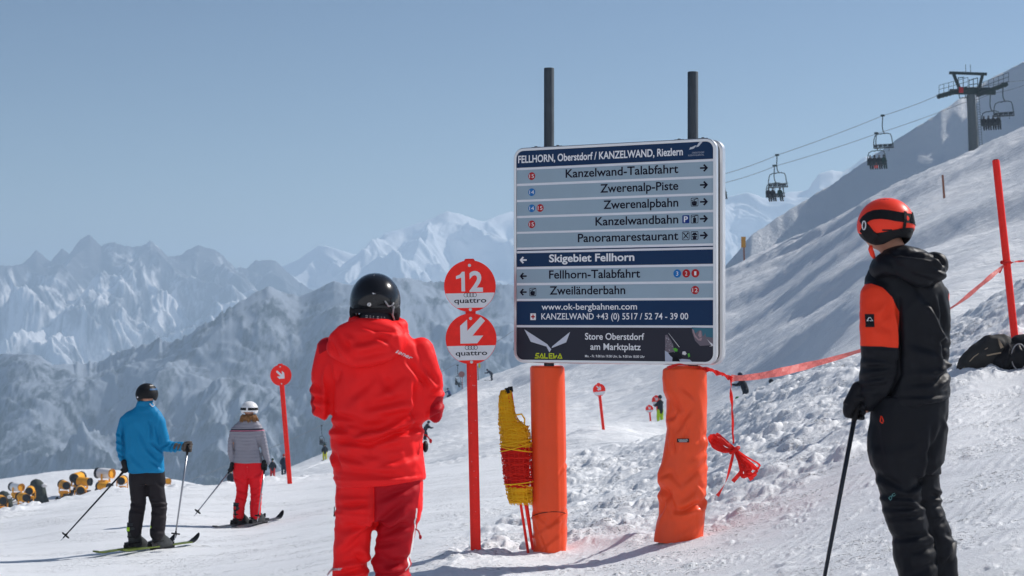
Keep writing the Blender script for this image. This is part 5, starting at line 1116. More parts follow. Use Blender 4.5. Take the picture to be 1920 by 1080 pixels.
BM.torso(mb, [(742, 1640, 1778, .14, 0), (770, 1632, 1778, .15, 0), (810, 1629, 1776, .155, 0), (845, 1628, 1773, .15, 0), (870, 1633, 1769, .13, 0), (890, 1640, 1765, .11, 0)])
BM.limb(mb, [(1672, 850, -.03, .105), (1678, 890, -.03, .095), (1685, 925, -.03, .096), (1692, 960, -.03, .094), (1708, 1000, -.02, .092), (1713, 1040, -.01, .098), (1722, 1080, 0, .090), (1728, 1120, 0, .088)])
BM.limb(mb, [(1729, 850, .06, .100), (1731, 890, .06, .090), (1735, 930, .06, .084), (1745, 965, .06, .078), (1762, 1010, .06, .076), (1773, 1055, .06, .072), (1775, 1085, .06, .070), (1780, 1130, .06, .075)])
tf = [((1640, 885), (1690, 915), 7, .016), ((1690, 915), (1725, 900), 6, .012), ((1640, 925), (1715, 930), 5, .012), ((1655, 948), (1728, 945), 6, .012), ((1662, 968), (1722, 962), 5, .010), ((1700, 930), (1730, 945), 5, .014), ((1672, 1006), (1735, 996), 7, .016), ((1690, 1030), (1752, 1020), 8, .010), ((1768, 935), (1745, 925), 5, .016), ((1772, 948), (1748, 945), 5, .014), ((1776, 975), (1755, 985), 6, .012), ((1690, 860), (1740, 840), 10, .010), ((1735, 800), (1728, 900), 7, .018), ((1755, 800), (1735, 850), 7, .012),
      ((1770, 870), (1740, 890), 6, .012), ((1765, 780), (1778, 800), 5, .010), ((1635, 790), (1645, 870), 6, .010), ((1720, 1060), (1755, 1050), 7, .010), ((1690, 1070), (1740, 1064), 8, .012), ((1790, 1040), (1770, 1060), 6, .012), ((1735, 985), (1752, 1010), 6, .012), ((1660, 830), (1720, 820), 12, .006), ((1770, 1000), (1795, 1010), 6, .009)]
BM.cloth('trousers', mb, BT, .0085, 6, tf, noise=.0036, nscale=(6, 5, 6), fine=.0007, amp=1.15)
o = stuck_text(BM, 'DC', 1660, 934, 1670, 922, -.2, .012, mat('cyan_print', (.2, .5, .5), .4), bold=.0); drop_on(o, BM, ('trousers',))
# sleeve badge with white mountain and wave mark
mb = MB(); bo = BM.p(1619, 601, -.17); n = 6
o = mesh_obj('badge', [tuple(Vector(((i % n)/(n-1)*.036-.018, 0, (i//n)/(n-1)*.060-.030))) for i in range(n*n)], [(j*n+i, j*n+i+1, (j+1)*n+i+1, (j+1)*n+i) for j in range(n-1) for i in range(n-1)], BLACKPL, BM.t); o.location = bo; drop_on(o, BM, ('jacket',), .003)
mk_ = MB(); mk_.add([(-.014, 0, -.006), (.014, 0, -.006), (.010, 0, .0), (.003, 0, .012), (-.003, 0, .012), (-.010, 0, 0)], [(0, 1, 2, 3, 4, 5)]); o2 = mk_.build('mountain_mark', WHITEP, BM.t); o2.location = bo+Vector((0, 0, .004)); drop_on(o2, BM, ('badge', 'jacket'), .0045)
mk_ = MB(); mk_.add([(-.008, 0, -.004), (.009, 0, -.004), (.004, 0, .007), (-.001, 0, .009), (-.004, 0, .005)], [(0, 1, 2, 3, 4)]); o2 = mk_.build('wave_mark', BLACKPL, BM.t); o2.location = bo+Vector((0, 0, .004)); drop_on(o2, BM, ('badge', 'jacket'), .0055)
mb = MB(); mb.tube([BM.p(1638, 776, -.16), BM.p(1636, 786, -.165), BM.p(1640, 790, -.165), BM.p(1642, 785, -.165), BM.p(1639, 777, -.165)], .0025, 6); mb.build('zip_pull', mat('orange_pull', ORC, .5), BM.t, smooth=True)
# helmet: orange shell, black lower shell and goggle strap
hc = BM.p(1661, 424, .0); rr = (.122, .138, .132)
HOR = mat('orange_helmet', (0.98, 0.060, 0.030), 0.38, bump=.05, bscale=9); HBK = mat('matt_black_helmet', (.012, .012, .014), .5, bump=.1, bscale=40)
RZ = R(40)
def low_b(th): return R(104)+R(20)*math.exp(-((abs(math.sin(th))-1)/.3)**2)*0+R(22)*(math.exp(-((abs(math.cos(th-0))-1)/.3)**2))
hm_, hr = helmet(BM, hc, *rr, HOR, lambda th: R(103)+R(5)*math.cos(2*th), rotz=RZ, tilt=R(-2))
h2, _ = helmet(BM, hc+Vector((0, 0, -.002)), rr[0]*.975, rr[1]*.975, rr[2]*.985, HBK, lambda th: R(118)+R(16)*math.exp(-((abs(math.cos(th))-1)/.3)**2)-R(20)*max(0, math.sin(th)), hm_, rotz=RZ, tilt=R(-2), name='lower_shell')
I_ = hr.inverted()
def shell_dir(u, v):   # point on the shell towards the camera at a photo position -> theta, phi
    q = BM.p(u, v, 0)-hc; q.y = -math.sqrt(max(1e-5, 1-(q.x/.124)**2-(q.z/.134)**2))*.128; w_ = I_ @ q; return math.atan2(w_.y/rr[1], w_.x/rr[0]), math.acos(max(-1, min(1, w_.z/rr[2])))
def path_on(uvs): return [shell_dir(*p_) for p_ in uvs]
def unw(pts):
    out = [pts[0]]
    for t_, p_ in pts[1:]:
        while t_-out[-1][0] > math.pi: t_ -= 2*math.pi
        while t_-out[-1][0] < -math.pi: t_ += 2*math.pi
        out.append((t_, p_))
    return out
shell_band(hc, hr, rr, unw(path_on([(1613, 421), (1616, 414), (1622, 408), (1630, 405), (1642, 404.5), (1655, 406), (1668, 409), (1682, 411), (1695, 412.5), (1704, 414), (1709, 415)])), .046, .0015, 'goggle_strap', HBK, hm_, .004)
shell_band(hc, hr, rr, unw(path_on([(1614, 425), (1618, 433), (1624, 443), (1632, 450)])), .062, .0005, 'ear_cover', HBK, hm_, .005)
shell_band(hc, hr, rr, unw(path_on([(1684, 401), (1683, 415), (1681, 430), (1678, 434)])), .014, .006, 'goggle_clip', BLACKPL, hm_, .004)
shell_band(hc, hr, rr, unw(path_on([(1698, 402), (1697, 412), (1698, 422)])), .010, .006, 'strap_slider', BLACKPL, hm_, .004)
for a, b in (((1644, 434), (1661, 434)), ((1694, 437), (1701, 437)), ((1645, 376), (1661, 376)), ((1673, 433), (1682, 435))):
    shell_band(hc, hr, rr, unw(path_on([a, ((a[0]+b[0])/2, a[1]), b])), .007, .0008, 'vent', BLACKPL, hm_, .001)
o_ = MB(); t0_, p0_ = shell_dir(1617, 424); cc = on_shell(hc, hr, *rr, t0_, p0_, .009); nn = (cc-hc).normalized(); x_ = Vector((0, 0, 1)).cross(nn).normalized(); y_ = nn.cross(x_)
o_.tube([cc+x_*.0075*math.cos(a)*1.6+y_*.020*math.sin(a) for a in np.linspace(0, 6.283, 20, endpoint=False)], .0028, 6, closed=True); o_.build('oval_logo', WHITEP, hm_, smooth=True)
mb = MB(); mb.tube([BM.p(1627, 462, -.07), BM.p(1626, 468, -.075), BM.p(1630, 478, -.07), BM.p(1634, 484, -.06)], [.008, .012, .012, .008], 8); mb.build('chin_strap', HOR, hm_, smooth=True)
# glove on the pole
top = BM.p(1604, 757, -.04); tipw = BM.p(1520, 1165, -.12); A = (top-tipw).normalized(); Hc = BM.p(1598, 762, -.045)
Hc = top+A*-.02
grip_hand(Hc, A, (.75, .25, .1), (.55, .15, .85), GLOVE, 'glove', BM.t, 1.12)
mb = MB(); mb.rings([(BM.p(1618, 752, -.01), (.052, 0, 0.012), (0, .05, 0)), (BM.p(1612, 764, -.012), (.048, 0, .012), (0, .046, 0)), (BM.p(1608, 768, -.015), (.04, 0, .01), (0, .04, 0))]); mb.build('glove_cuff', GLOVE, BM.t, smooth=True)
mb = MB(); mb.ell(BM.p(1618, 771, -.035), (.018, .02, .006)); mb.build('wrist', SKIN, BM.t, smooth=True)
ski_pole(BM.o+top+A*.05, BM.o+tipw, .0105, POLEM, 'dark ski pole held by the man in the black jacket', None)
mb = MB()
for u in (1728, 1776): boot(BM, mb, u, 1150, 0 if u < 1750 else .06, -.2, 1)
mb.build('ski_boots', BLACKPL, BM.t, smooth=True)

# ---------------------------------------------------------------- man in the blue jacket
UM = Fig(275, 1034, 19.7, 'skier in a blue jacket and black trousers seen from behind with two poles'); k2 = UM.k
BLU = mask_mat('blue_cloth', [(0.006, 0.20, 0.42)], rough=.5, bump=.1, bscale=150, spec=.12); DKT = mask_mat('dark_trousers', [(0.020, 0.017, 0.020)], rough=.6, bump=.1, bscale=150)
body(UM, (275, 742, .01), .098, [[(273, 758, .0, .055), (272, 785, .0, .08), (270, 850, .0, .12), (275, 890, .0, .12)]],
     [[(236, 793, 0, .03), (225, 812, 0, .028), (226, 838, 0, .026), (232, 872, .02, .035)], [(297, 792, 0, .035), (307, 836, .02, .03), (345, 836, -.02, .035)], [(257, 900, 0, .08), (257, 960, .03, .05), (253, 985, 0, .04)], [(292, 900, 0, .08), (298, 960, .03, .05), (296, 985, 0, .04)]], .018, face=(.45, .9))
mb = MB(); UM.torso(mb, [(760, 256, 290, .075, 0), (768, 247, 297, .09, 0), (774, 235, 303, .10, 0), (781, 229, 307, .115, 0), (790, 229, 306, .125, 0), (820, 231, 304, .135, 0), (850, 233, 306, .14, 0), (875, 236, 309, .15, 0), (886, 240, 309, .15, 0)])
UM.limb(mb, [(234, 789, 0, .062), (226, 815, 0, .056), (226, 838, 0, .052), (230, 859, .01, .046)])
UM.limb(mb, [(299, 789, 0, .066), (305, 815, 0, .066), (309, 836, .0, .068), (328, 838, -.02, .062), (341, 836, -.03, .052)])
UM.cloth('jacket', mb, BLU, .012, 4, [((285, 790), (288, 820), 2.5, .012), ((290, 830), (307, 848), 2.5, .012), ((262, 800), (282, 840), 5, .008), ((282, 840), (300, 862), 3.5, .010), ((304, 838), (316, 832), 2.5, .012), ((318, 846), (326, 828), 2, .012), ((326, 846), (334, 830), 2, .012), ((334, 846), (340, 830), 2, .010), ((220, 812), (230, 818), 2, .010), ((220, 826), (231, 832), 2, .012), ((222, 840), (232, 846), 2, .012), ((224, 852), (233, 856), 2, .010), ((231, 792), (233, 858), 2, .014), ((288, 862), (306, 878), 3, .008), ((255, 800), (262, 830), 5, .006), ((240, 882), (300, 888), 1.6, .006), ((295, 800), (302, 830), 3, .008), ((250, 850), (280, 880), 5, .006)], noise=.006, nscale=(6, 5, 7), amp=2.2)
mb = MB(); UM.torso(mb, [(751, 258, 287, .07, 0), (756, 256, 288, .075, 0), (762, 254, 290, .078, 0), (770, 253, 292, .085, 0)]); UM.cloth('collar', mb, BLU, .010, 3, noise=.003)
mb = MB(); UM.torso(mb, [(880, 243, 308, .12, 0), (895, 241, 310, .13, 0), (908, 241, 311, .12, 0)])
UM.limb(mb, [(258, 905, 0, .098), (259, 928, 0, .092), (259, 945, .02, .088), (255, 968, .01, .088), (252, 1000, 0, .080)]); UM.limb(mb, [(292, 905, 0, .100), (293, 928, .02, .098), (298, 948, .03, .090), (297, 970, .01, .088), (295, 1000, 0, .086)])
UM.cloth('trousers', mb, DKT, .012, 4, [((284, 935), (312, 942), 2.5, .014), ((286, 946), (313, 950), 2, .014), ((284, 958), (310, 966), 3, .010), ((246, 942), (272, 950), 3, .014), ((245, 955), (270, 960), 3, .012), ((242, 985), (262, 995), 3, .012), ((284, 988), (308, 996), 3, .012), ((275, 890), (275, 915), 2, .012), ((296, 900), (308, 915), 3, .010)], noise=.0045, nscale=(7, 5, 10), amp=1.2)
hc = UM.p(275, 740, .01); rr = (.128, .140, .132)
hb, hr = helmet(UM, hc, *rr, HBK, lambda th: R(108)+R(16)*math.exp(-((abs(math.cos(th-.4))-1)/.3)**2), rotz=0)
shell_band(hc, hr, rr, [(R(-60)+a, R(62)+.25*a*0) for a in np.linspace(0, 1.3, 12)], .02, .002, 'goggle_strap', mat('blue_strap', (.03, .10, .22), .5), hb)
shell_band(hc, hr, rr, [(R(-52)+a, R(38)) for a in np.linspace(0, .7, 6)], .022, .001, 'vent_cover', mat('pale_vent', (.4, .38, .36), .4), hb)
mb = MB(); mb.ell(UM.p(262, 744, -.122), (.009, .006, .009)); mb.build('rivet', REFL, hb, smooth=True)
mb = MB(); mb.tube([UM.p(284, 756, -.09), UM.p(288, 762, -.07), UM.p(291, 760, -.04), UM.p(288, 754, -.04)], .006, 6); mb.build('chin_strap', REFL, hb, smooth=True)
DG = mat('worn_glove', (.10, .085, .075), .7, var=.5, vscale=30)
tp2 = UM.p(354, 838, -.05); ti2 = UM.p(335, 1006, -.22); A = (tp2-ti2).normalized(); grip_hand(tp2, A, (.9, .1, 0), (-1, .1, .05), DG, 'glove', UM.t, 1.2, .006)
ski_pole(UM.o+tp2+A*.04, UM.o+ti2, .011, POLEG, 'thin grey ski pole held upright in the right hand of the blue jacket skier')
tp3 = UM.p(236, 880, -.03); ti3 = UM.p(131, 1004, -.35); A = (tp3-ti3).normalized(); grip_hand(tp3, A, (0, .9, .3), (-.25, 0, 1), GLOVE, 'glove', UM.t, 1.0, .006)
ski_pole(UM.o+tp3+A*.04, UM.o+ti3, .010, POLEM, 'dark ski pole trailing to the left of the blue jacket skier')
BTM = mat('boot_grey', (.045, .048, .05), .4, var=.3, vscale=25); LIM = mat('lime_trim', (.42, .75, .03), .5)
def boots(fg, spots, dx, dy, m, trim, s=1.0):
    for (u, v, y) in spots:
        mb = MB(); b, d, sd_, rot = boot(fg, mb, u, v, y, dx, dy, s); o = mb.build('ski_boot', m, fg.t, smooth=True)
        for z, w_ in ((.10, .058), (.17, .063), (.23, .068), (.29, .070)):
            mb = MB(); mb.rings([(b+d*.03+Vector((0, 0, z+e)), d*(.095 if z > .12 else .125)*s, sd_*w_) for e in (-.008, .008)]); mb.build('buckle_strap', BLACKPL, o)
        mb = MB(); mb.box(b-d*.068+Vector((0, 0, .26)), (.008, .016, .022), rot); mb.build('heel_trim', trim, o)
        mb = MB(); mb.box(b+d*.10+Vector((0, 0, .012)), (.165, .035, .012), rot); mb.build('sole', BLACKPL, o)
# feet stand parallel, pointing right and away from the camera
SKD = Vector((.40, .92, .02)); 
boots(UM, [(249, 1033, -.02), (292, 1031, .02)], .55, .83, BTM, LIM)
LS = mat('lime_ski', (.09, .12, .02), .4)
for (u, y, lb) in ((256, -.02, 'left'), (299, .02, 'right')):
    g_ = UM.o+UM.p(u, 1036, y+.06); g_.z = near_z(g_.x, g_.y)+.028
    e = .5; dz = near_z(g_.x+SKD.x*e, g_.y+SKD.y*e)-near_z(g_.x-SKD.x*e, g_.y-SKD.y*e)
    ski(g_, (SKD.x, SKD.y, dz), 1.55, LS, 'lime edged ski under the %s boot of the blue jacket skier' % lb, None, BLACKPL, .080)

# ---------------------------------------------------------------- woman in the grey striped jacket
WM = Fig(465, 984, 24.0, 'woman in a grey padded jacket with a pink stripe and red ski trousers'); k3 = WM.k
body(WM, (467, 769, .01), .092, [[(468, 782, .0, .05), (466, 800, .0, .07), (464, 850, .0, .10), (465, 875, .0, .12)]],
     [[(438, 812, 0, .045), (434, 840, 0, .038), (436, 872, .02, .032)], [(490, 812, 0, .045), (497, 842, 0, .038), (500, 868, 0, .032)], [(450, 885, 0, .08), (451, 930, .02, .05), (449, 955, 0, .04)], [(480, 885, 0, .08), (480, 930, .02, .05), (479, 952, 0, .04)]], .018)
PAD = mask_mat('grey_padded_cloth', [(0.26, 0.255, 0.30), (0.030, 0.030, 0.045), (0.50, 0.16, 0.24)], rough=.45, bump=.1, bscale=120)
mb = MB(); WM.torso(mb, [(786, 453, 480, .07, 0), (794, 443, 488, .09, 0), (802, 434, 493, .105, 0), (812, 434, 494, .115, 0), (828, 439, 488, .12, 0), (842, 440, 486, .12, 0), (858, 437, 491, .135, 0), (868, 436, 494, .14, 0)])
WM.limb(mb, [(438, 811, 0, .056), (434, 828, 0, .050), (433, 848, 0, .046), (437, 868, .02, .042)]); WM.limb(mb, [(490, 811, 0, .056), (494, 830, 0, .052), (498, 850, 0, .048), (502, 866, 0, .042)])
WM.cloth('jacket', mb, PAD, .012, 3, [((438, 818), (440, 866), 1.8, .016), ((483, 818), (491, 864), 1.8, .016)], noise=.003, quilt=lambda u, v, V: .009*np.abs(np.sin((v-806)*math.pi/6.2+.1*np.sin(u*.2)))**.6-.005,
    masks=[lambda u, v, V, N: (2.6-np.abs(v-806+.02*(u-465)))/k3, lambda u, v, V, N: (.95-np.abs(v-807+.02*(u-465)))/k3])
RTR = mask_mat('red_ski_trousers', [(0.72, 0.012, 0.020)], rough=.6, bump=.1, bscale=120)
mb = MB(); WM.torso(mb, [(864, 437, 493, .12, 0), (880, 436, 494, .13, 0), (896, 438, 493, .12, 0)])
WM.limb(mb, [(452, 893, 0, .105), (454, 915, .02, .085), (453, 930, .02, .080), (449, 948, 0, .078), (447, 968, 0, .076)]); WM.limb(mb, [(479, 893, 0, .104), (480, 915, .02, .086), (480, 932, .02, .080), (479, 950, 0, .078), (479, 964, 0, .076)])
WM.cloth('trousers', mb, RTR, .012, 3, [((440, 895), (460, 905), 2.5, .014), ((446, 918), (464, 926), 2, .016), ((447, 930), (464, 938), 2, .014), ((470, 916), (490, 912), 2, .014), ((470, 928), (490, 924), 2, .014), ((466, 870), (466, 905), 1.8, .014), ((470, 945), (488, 940), 2, .010), ((442, 955), (458, 950), 2, .010), ((475, 895), (490, 885), 2.5, .010)], noise=.006, nscale=(7, 5, 11), amp=1.2)
hc = WM.p(467.5, 768, .01); rr = (.122, .135, .118); HW = mat('white_helmet', (.72, .73, .75), .3)
hb, hr = helmet(WM, hc, *rr, HW, lambda th: R(104)+R(14)*math.exp(-((abs(math.cos(th))-1)/.3)**2), rotz=0)
shell_band(hc, hr, rr, [(R(-180)+a, R(84)) for a in np.linspace(0, 1.35, 12)], .034, .002, 'goggle_strap', HBK, hb); shell_band(hc, hr, rr, [(R(-90)+a, R(84)) for a in np.linspace(0, 1.45, 12)], .034, .002, 'goggle_strap', HBK, hb)
HAIR = mat('light_brown_hair', (.22, .11, .045), .6, bump=.8, bscale=60, stretch=(1, 1, .15))
mb = MB()
for k in range(60):
    a = rs.uniform(-3.1, .1); x = .085*math.cos(a); y = .075*math.sin(a); l = rs.uniform(.05, .12); q = WM.p(467, 780, 0)+Vector((x, y, .02)); mb.tube([q, q+Vector((x*.35, y*.3, -l*.5)), q+Vector((x*.55+rs.uniform(-.01, .01), y*.4, -l))], [.012, .011, .003], 5)
ho_ = mb.build('hair', HAIR, WM.t, smooth=True)
mb = MB(); WM.torso(mb, [(780, 456, 480, .065, 0), (788, 454, 482, .07, 0)]); WM.cloth('collar', mb, PAD, .012, 2, noise=.002, masks=[lambda u, v, V, N: V[:, 0]*0-1]*2)
boots(WM, [(446, 986, -.02), (476, 984, .02)], .5, .86, BTM, mat('red_trim', (.5, .03, .03), .5))
SKD = Vector((.40, .92, .02)); WS = mat('dark_ski', (.06, .06, .07), .35)
for (u, y, lb) in ((450, -.02, 'left'), (484, .02, 'right')):
    g_ = WM.o+WM.p(u, 988, y+.06); g_.z = near_z(g_.x, g_.y)+.03
    dz = near_z(g_.x+SKD.x*.5, g_.y+SKD.y*.5)-near_z(g_.x-SKD.x*.5, g_.y-SKD.y*.5)
    ski(g_, (SKD.x, SKD.y, dz), 1.3, WS, 'dark ski under the %s boot of the woman in grey' % lb, None, BLACKPL, .085)
tp2 = WM.p(497, 876, -.04); ti2 = WM.p(487, 972, -.2); A = (tp2-ti2).normalized(); grip_hand(tp2, A, (.9, .1, 0), (.3, .1, .9), GLOVE, 'glove', WM.t, .9, .007)
ski_pole(WM.o+tp2+A*.04, WM.o+ti2, .010, POLEG, 'pale ski pole close against the right leg of the woman in grey')
tp3 = WM.p(434, 880, -.05); ti3 = WM.p(373, 961, -.3); A = (tp3-ti3).normalized(); grip_hand(tp3, A, (.3, .9, .2), (.25, 0, 1), GLOVE, 'glove', WM.t, .85, .007)
ski_pole(WM.o+tp3+A*.06, WM.o+ti3, .010, POLEG, 'ski pole slanting out to the left of the woman in grey')

# ---------------------------------------------------------------- rucksacks
def rucksack(u, v, d, label, build):
    o = P(u, v, d); t = thing('rucksack', o, label, 'rucksack'); k = F/d
    q = lambda uu, vv, y=0.0: Vector(((uu-u)/k, y, (v-vv)/k)); build(t, q); return t
RB = mat('charcoal_fabric', (.035, .035, .035), .75, var=.25, vscale=8, bump=.5, bscale=50); RK = mat('black_fabric', (.014, .014, .017), .5, bump=.5, bscale=40); TAN = mat('tan_piping', (.35, .28, .20), .6)
def sack_a(t, q):
    mb = MB(); mb.tube([q(1806, 702), q(1812, 690), q(1835, 674, .0), q(1862, 655, .02), q(1885, 650, .03), q(1900, 655, .04)], [.07, .12, .155, .16, .13, .09], 16); mb.ell(q(1810, 696), (.085, .12, .085)); mb.ell(q(1868, 648), (.12, .14, .10))
    me = fuse(mb, .014, 5); V, N = me_arrays(me); V = V+N*(.010*fbm(V[:, 0]*9, V[:, 1]*9, V[:, 2]*9, o=3))[:, None]; me.vertices.foreach_set('co', V.astype(np.float32).ravel()); me.materials.clear(); me.materials.append(RB); me.polygons.foreach_set('use_smooth', [True]*len(me.polygons)); me.name = 'bag'
    o = bpy.data.objects.new('bag', me); COL.objects.link(o); o.parent = t
    mb = MB(); ribbon(mb, [q(1865, 636, -.10), q(1868, 645, -.15), q(1871, 652, -.15)], .035); mb.tube([q(1842, 666, -.155), q(1855, 663, -.165), q(1868, 661, -.16)], .008, 6); mb.tube([q(1802, 690, -.09), q(1820, 668, -.13), q(1845, 652, -.13)], .005, 6); mb.build('piping', TAN, t)
    mb = MB(); mb.tube([q(1796, 713, -.03), q(1804, 714, -.05), q(1830, 711, -.1), q(1855, 703, -.14), q(1866, 694, -.16), q(1874, 670, -.17)], .012, 6); mb.build('shoulder_strap', RK, t, smooth=True)
def sack_b(t, q):
    mb = MB(); mb.ell(q(1900, 672, -.06), (.20, .15, .15)); mb.ell(q(1880, 678, -.08), (.13, .12, .11)); mb.ell(q(1925, 665, -.02), (.16, .16, .18)); mb.ell(q(1915, 642, .02), (.11, .1, .08))
    me = fuse(mb, .014, 4); V, N = me_arrays(me); V = V+N*(.018*(1-np.abs(perlin(V[:, 0]*9, V[:, 1]*7, V[:, 2]*7)))**3)[:, None]; me.vertices.foreach_set('co', V.astype(np.float32).ravel()); me.materials.clear(); me.materials.append(RK); me.polygons.foreach_set('use_smooth', [True]*len(me.polygons)); me.name = 'bag'
    o = bpy.data.objects.new('bag', me); COL.objects.link(o); o.parent = t
    for a in ([(1884, 650, -.20), (1876, 670, -.235), (1866, 696, -.16)], [(1890, 652, -.21), (1884, 672, -.25), (1880, 698, -.18)]):
        mb = MB(); ribbon(mb, spline([q(*p_) for p_ in a], 10), .035); mb.build('shoulder_strap', RK, t)
    mb = MB(); mb.tube([q(1898+14*math.cos(a), 668+24*math.sin(a), -.23) for a in np.linspace(0, 6.283, 24, endpoint=False)], .006, 6, closed=True); mb.build('edge_piping', mat('grey_piping', (.3, .3, .32), .4), t, smooth=True)
rucksack(1835, 712, 17.2, 'charcoal rucksack with tan trim lying in the snow at the foot of the red pole', sack_a)
rucksack(1900, 700, 17.2, 'shiny black rucksack slumped against the foot of the red pole', sack_b)
# ================================================================ LIFT, SNOW GUNS, FAR SKIERS
DGRN = mat('dark_green_steel', (.018, .035, .035), .5); DGR = mat('dark_grey_steel', (.045, .055, .06), .55); MASTM = mat('galvanised_mast', (.10, .12, .13), .6, var=.1)
CABLE = mat('cable_steel', (.30, .32, .35), .6)
TD = 205.0
tb = P(1825, 283, TD); tb.z = min(tb.z, far_z(1825, TD)+.2)
tw = thing('lift_tower', tb, 'grey chairlift tower with dark green cross frame on the snowy ridge', 'lift tower'); kt = F/TD
q = lambda u, v, y=0.0: Vector(((u-1825)/kt, y, (283-v)/kt))
mb = MB(); mb.tube([q(1826, 295), q(1823.5, 230), q(1820, 178)], [.62, .56, .50], 18); mb.build('mast', MASTM, tw, auto=50)
mb = MB(); mb.bar(q(1781, 172, .0), q(1866, 173, .0), .5, .6); mb.bar(q(1797, 167, .5), q(1858, 167, .5), .3, .5); mb.build('crossarm', DGRN, tw)
for side, (a, b) in enumerate((((1758, 181), (1812, 166)), ((1832, 178), (1888, 157)))):
    for yy in (-.35, .35):
        mb = MB(); mb.bar(q(a[0], a[1], yy), q(b[0], b[1], yy), .12, .45); 
        bm_ = mb.build('sheave_beam', DGRN, tw)
    for k in range(8):
        f = (k+.5)/8; c_ = q(a[0]+(b[0]-a[0])*f, a[1]+(b[1]-a[1])*f+1, 0); mb = MB(); mb.tube([c_+Vector((0, -.28, 0)), c_+Vector((0, .28, 0))], .26, 12); mb.build('sheave', DGR, tw)
    mb = MB(); n = 6
    for k in range(n+1):
        f = k/n; p_ = q(a[0]+(b[0]-a[0])*f, a[1]+(b[1]-a[1])*f-3, -.7); mb.tube([p_, p_+Vector((0, 0, 1.05))], .03, 5)
    for h in (.55, 1.05): mb.tube([q(a[0], a[1]-3, -.7)+Vector((0, 0, h)), q(b[0], b[1]-3, -.7)+Vector((0, 0, h))], .03, 5)
    mb.build('walkway_railing', DGR, tw)
    mb = MB(); mb.bar(q(a[0], a[1]-3, -.55), q(b[0], b[1]-3, -.55), .5, .06); mb.build('walkway', DGR, tw)
for a, b in (((1788, 139), (1799, 166)), ((1842, 141), (1836, 166))): mb = MB(); mb.bar(q(*a), q(*b), .32, .32); mb.build('strut', DGRN, tw)
mb = MB(); mb.bar(q(1780, 136.5), q(1850, 139), .32, .32); mb.build('lifting_frame', DGRN, tw)
for u in (1811, 1820): mb = MB(); mb.tube([q(u, 138), q(u-.5, 121)], .035, 5); mb.build('lightning_rod', DGR, tw)
mb = MB()
for (a, b) in (((1815, 168), (1815, 150)), ((1831, 168), (1831, 147)), ((1815, 152), (1831, 147)), ((1815, 160), (1831, 158)), ((1823, 168), (1823, 148)), ((1795, 167), (1795, 146)), ((1804, 166), (1804, 147)), ((1794, 147), (1806, 146)), ((1796, 176), (1797, 185)), ((1797, 185), (1812, 184)), ((1808, 176), (1808, 184))): mb.tube([q(a[0], a[1], -.5), q(b[0], b[1], -.5)], .05, 5)
mb.build('service_platform', DGRN, tw)
mb = MB()
for xx in (-.18, .18): mb.tube([q(1830, 178, -.6)+Vector((xx, 0, 0)), q(1837, 282, -.6)+Vector((xx, 0, 0))], .03, 5)
for k in range(22): f = k/22; p_ = q(1830, 178, -.6).lerp(q(1837, 282, -.6), f); mb.tube([p_-Vector((.18, 0, 0)), p_+Vector((.18, 0, 0))], .02, 4)
mb.build('ladder', DGR, tw)
mb = MB(); mb.box(q(1799, 170, -.75), (.25, .05, .35)); mb.build('red_plate', mat('red_print', (.4, .01, .02)), tw)
def cable(pts, r, label, m=CABLE, sag=0):
    o0 = pts[0]; mb = MB(); out = []
    for i in range(len(pts)-1):
        for k in range(12):
            f = k/12; p_ = pts[i].lerp(pts[i+1], f); p_.z -= sag*4*f*(1-f); out.append(p_-o0)
    out.append(pts[-1]-o0); mb.tube(out, r, 5); o = mb.build('haul_rope', m, None, smooth=True); o.location = o0; return tag(o, label, 'cable', 'ropes of the chairlifts')
cable([P(1240, 366, 206), P(1362, 325, 206), P(1457, 291, 206), P(1655, 217, 205), P(1758, 179, 205), P(1812, 164, 205), P(1888, 154, 205), P(2060, 132, 206)], .035, 'upper lift rope carrying the empty chairs up to the tower', sag=.12)
cable([P(1240, 384, 212), P(1362, 342, 212), P(1455, 311, 212), P(1643, 251, 211), P(1806, 193, 210), P(1860, 175, 210), P(1920, 160, 210), P(2060, 140, 211)], .035, 'lower lift rope carrying the occupied chairs', sag=.12)
cable([P(1010, 590, 255), P(960, 622, 255), P(860, 680, 256), P(720, 745, 258), P(603, 797, 260), P(480, 850, 262), P(300, 920, 270)], .035, 'thin rope of the valley lift crossing in front of the forested mountain', sag=.2)
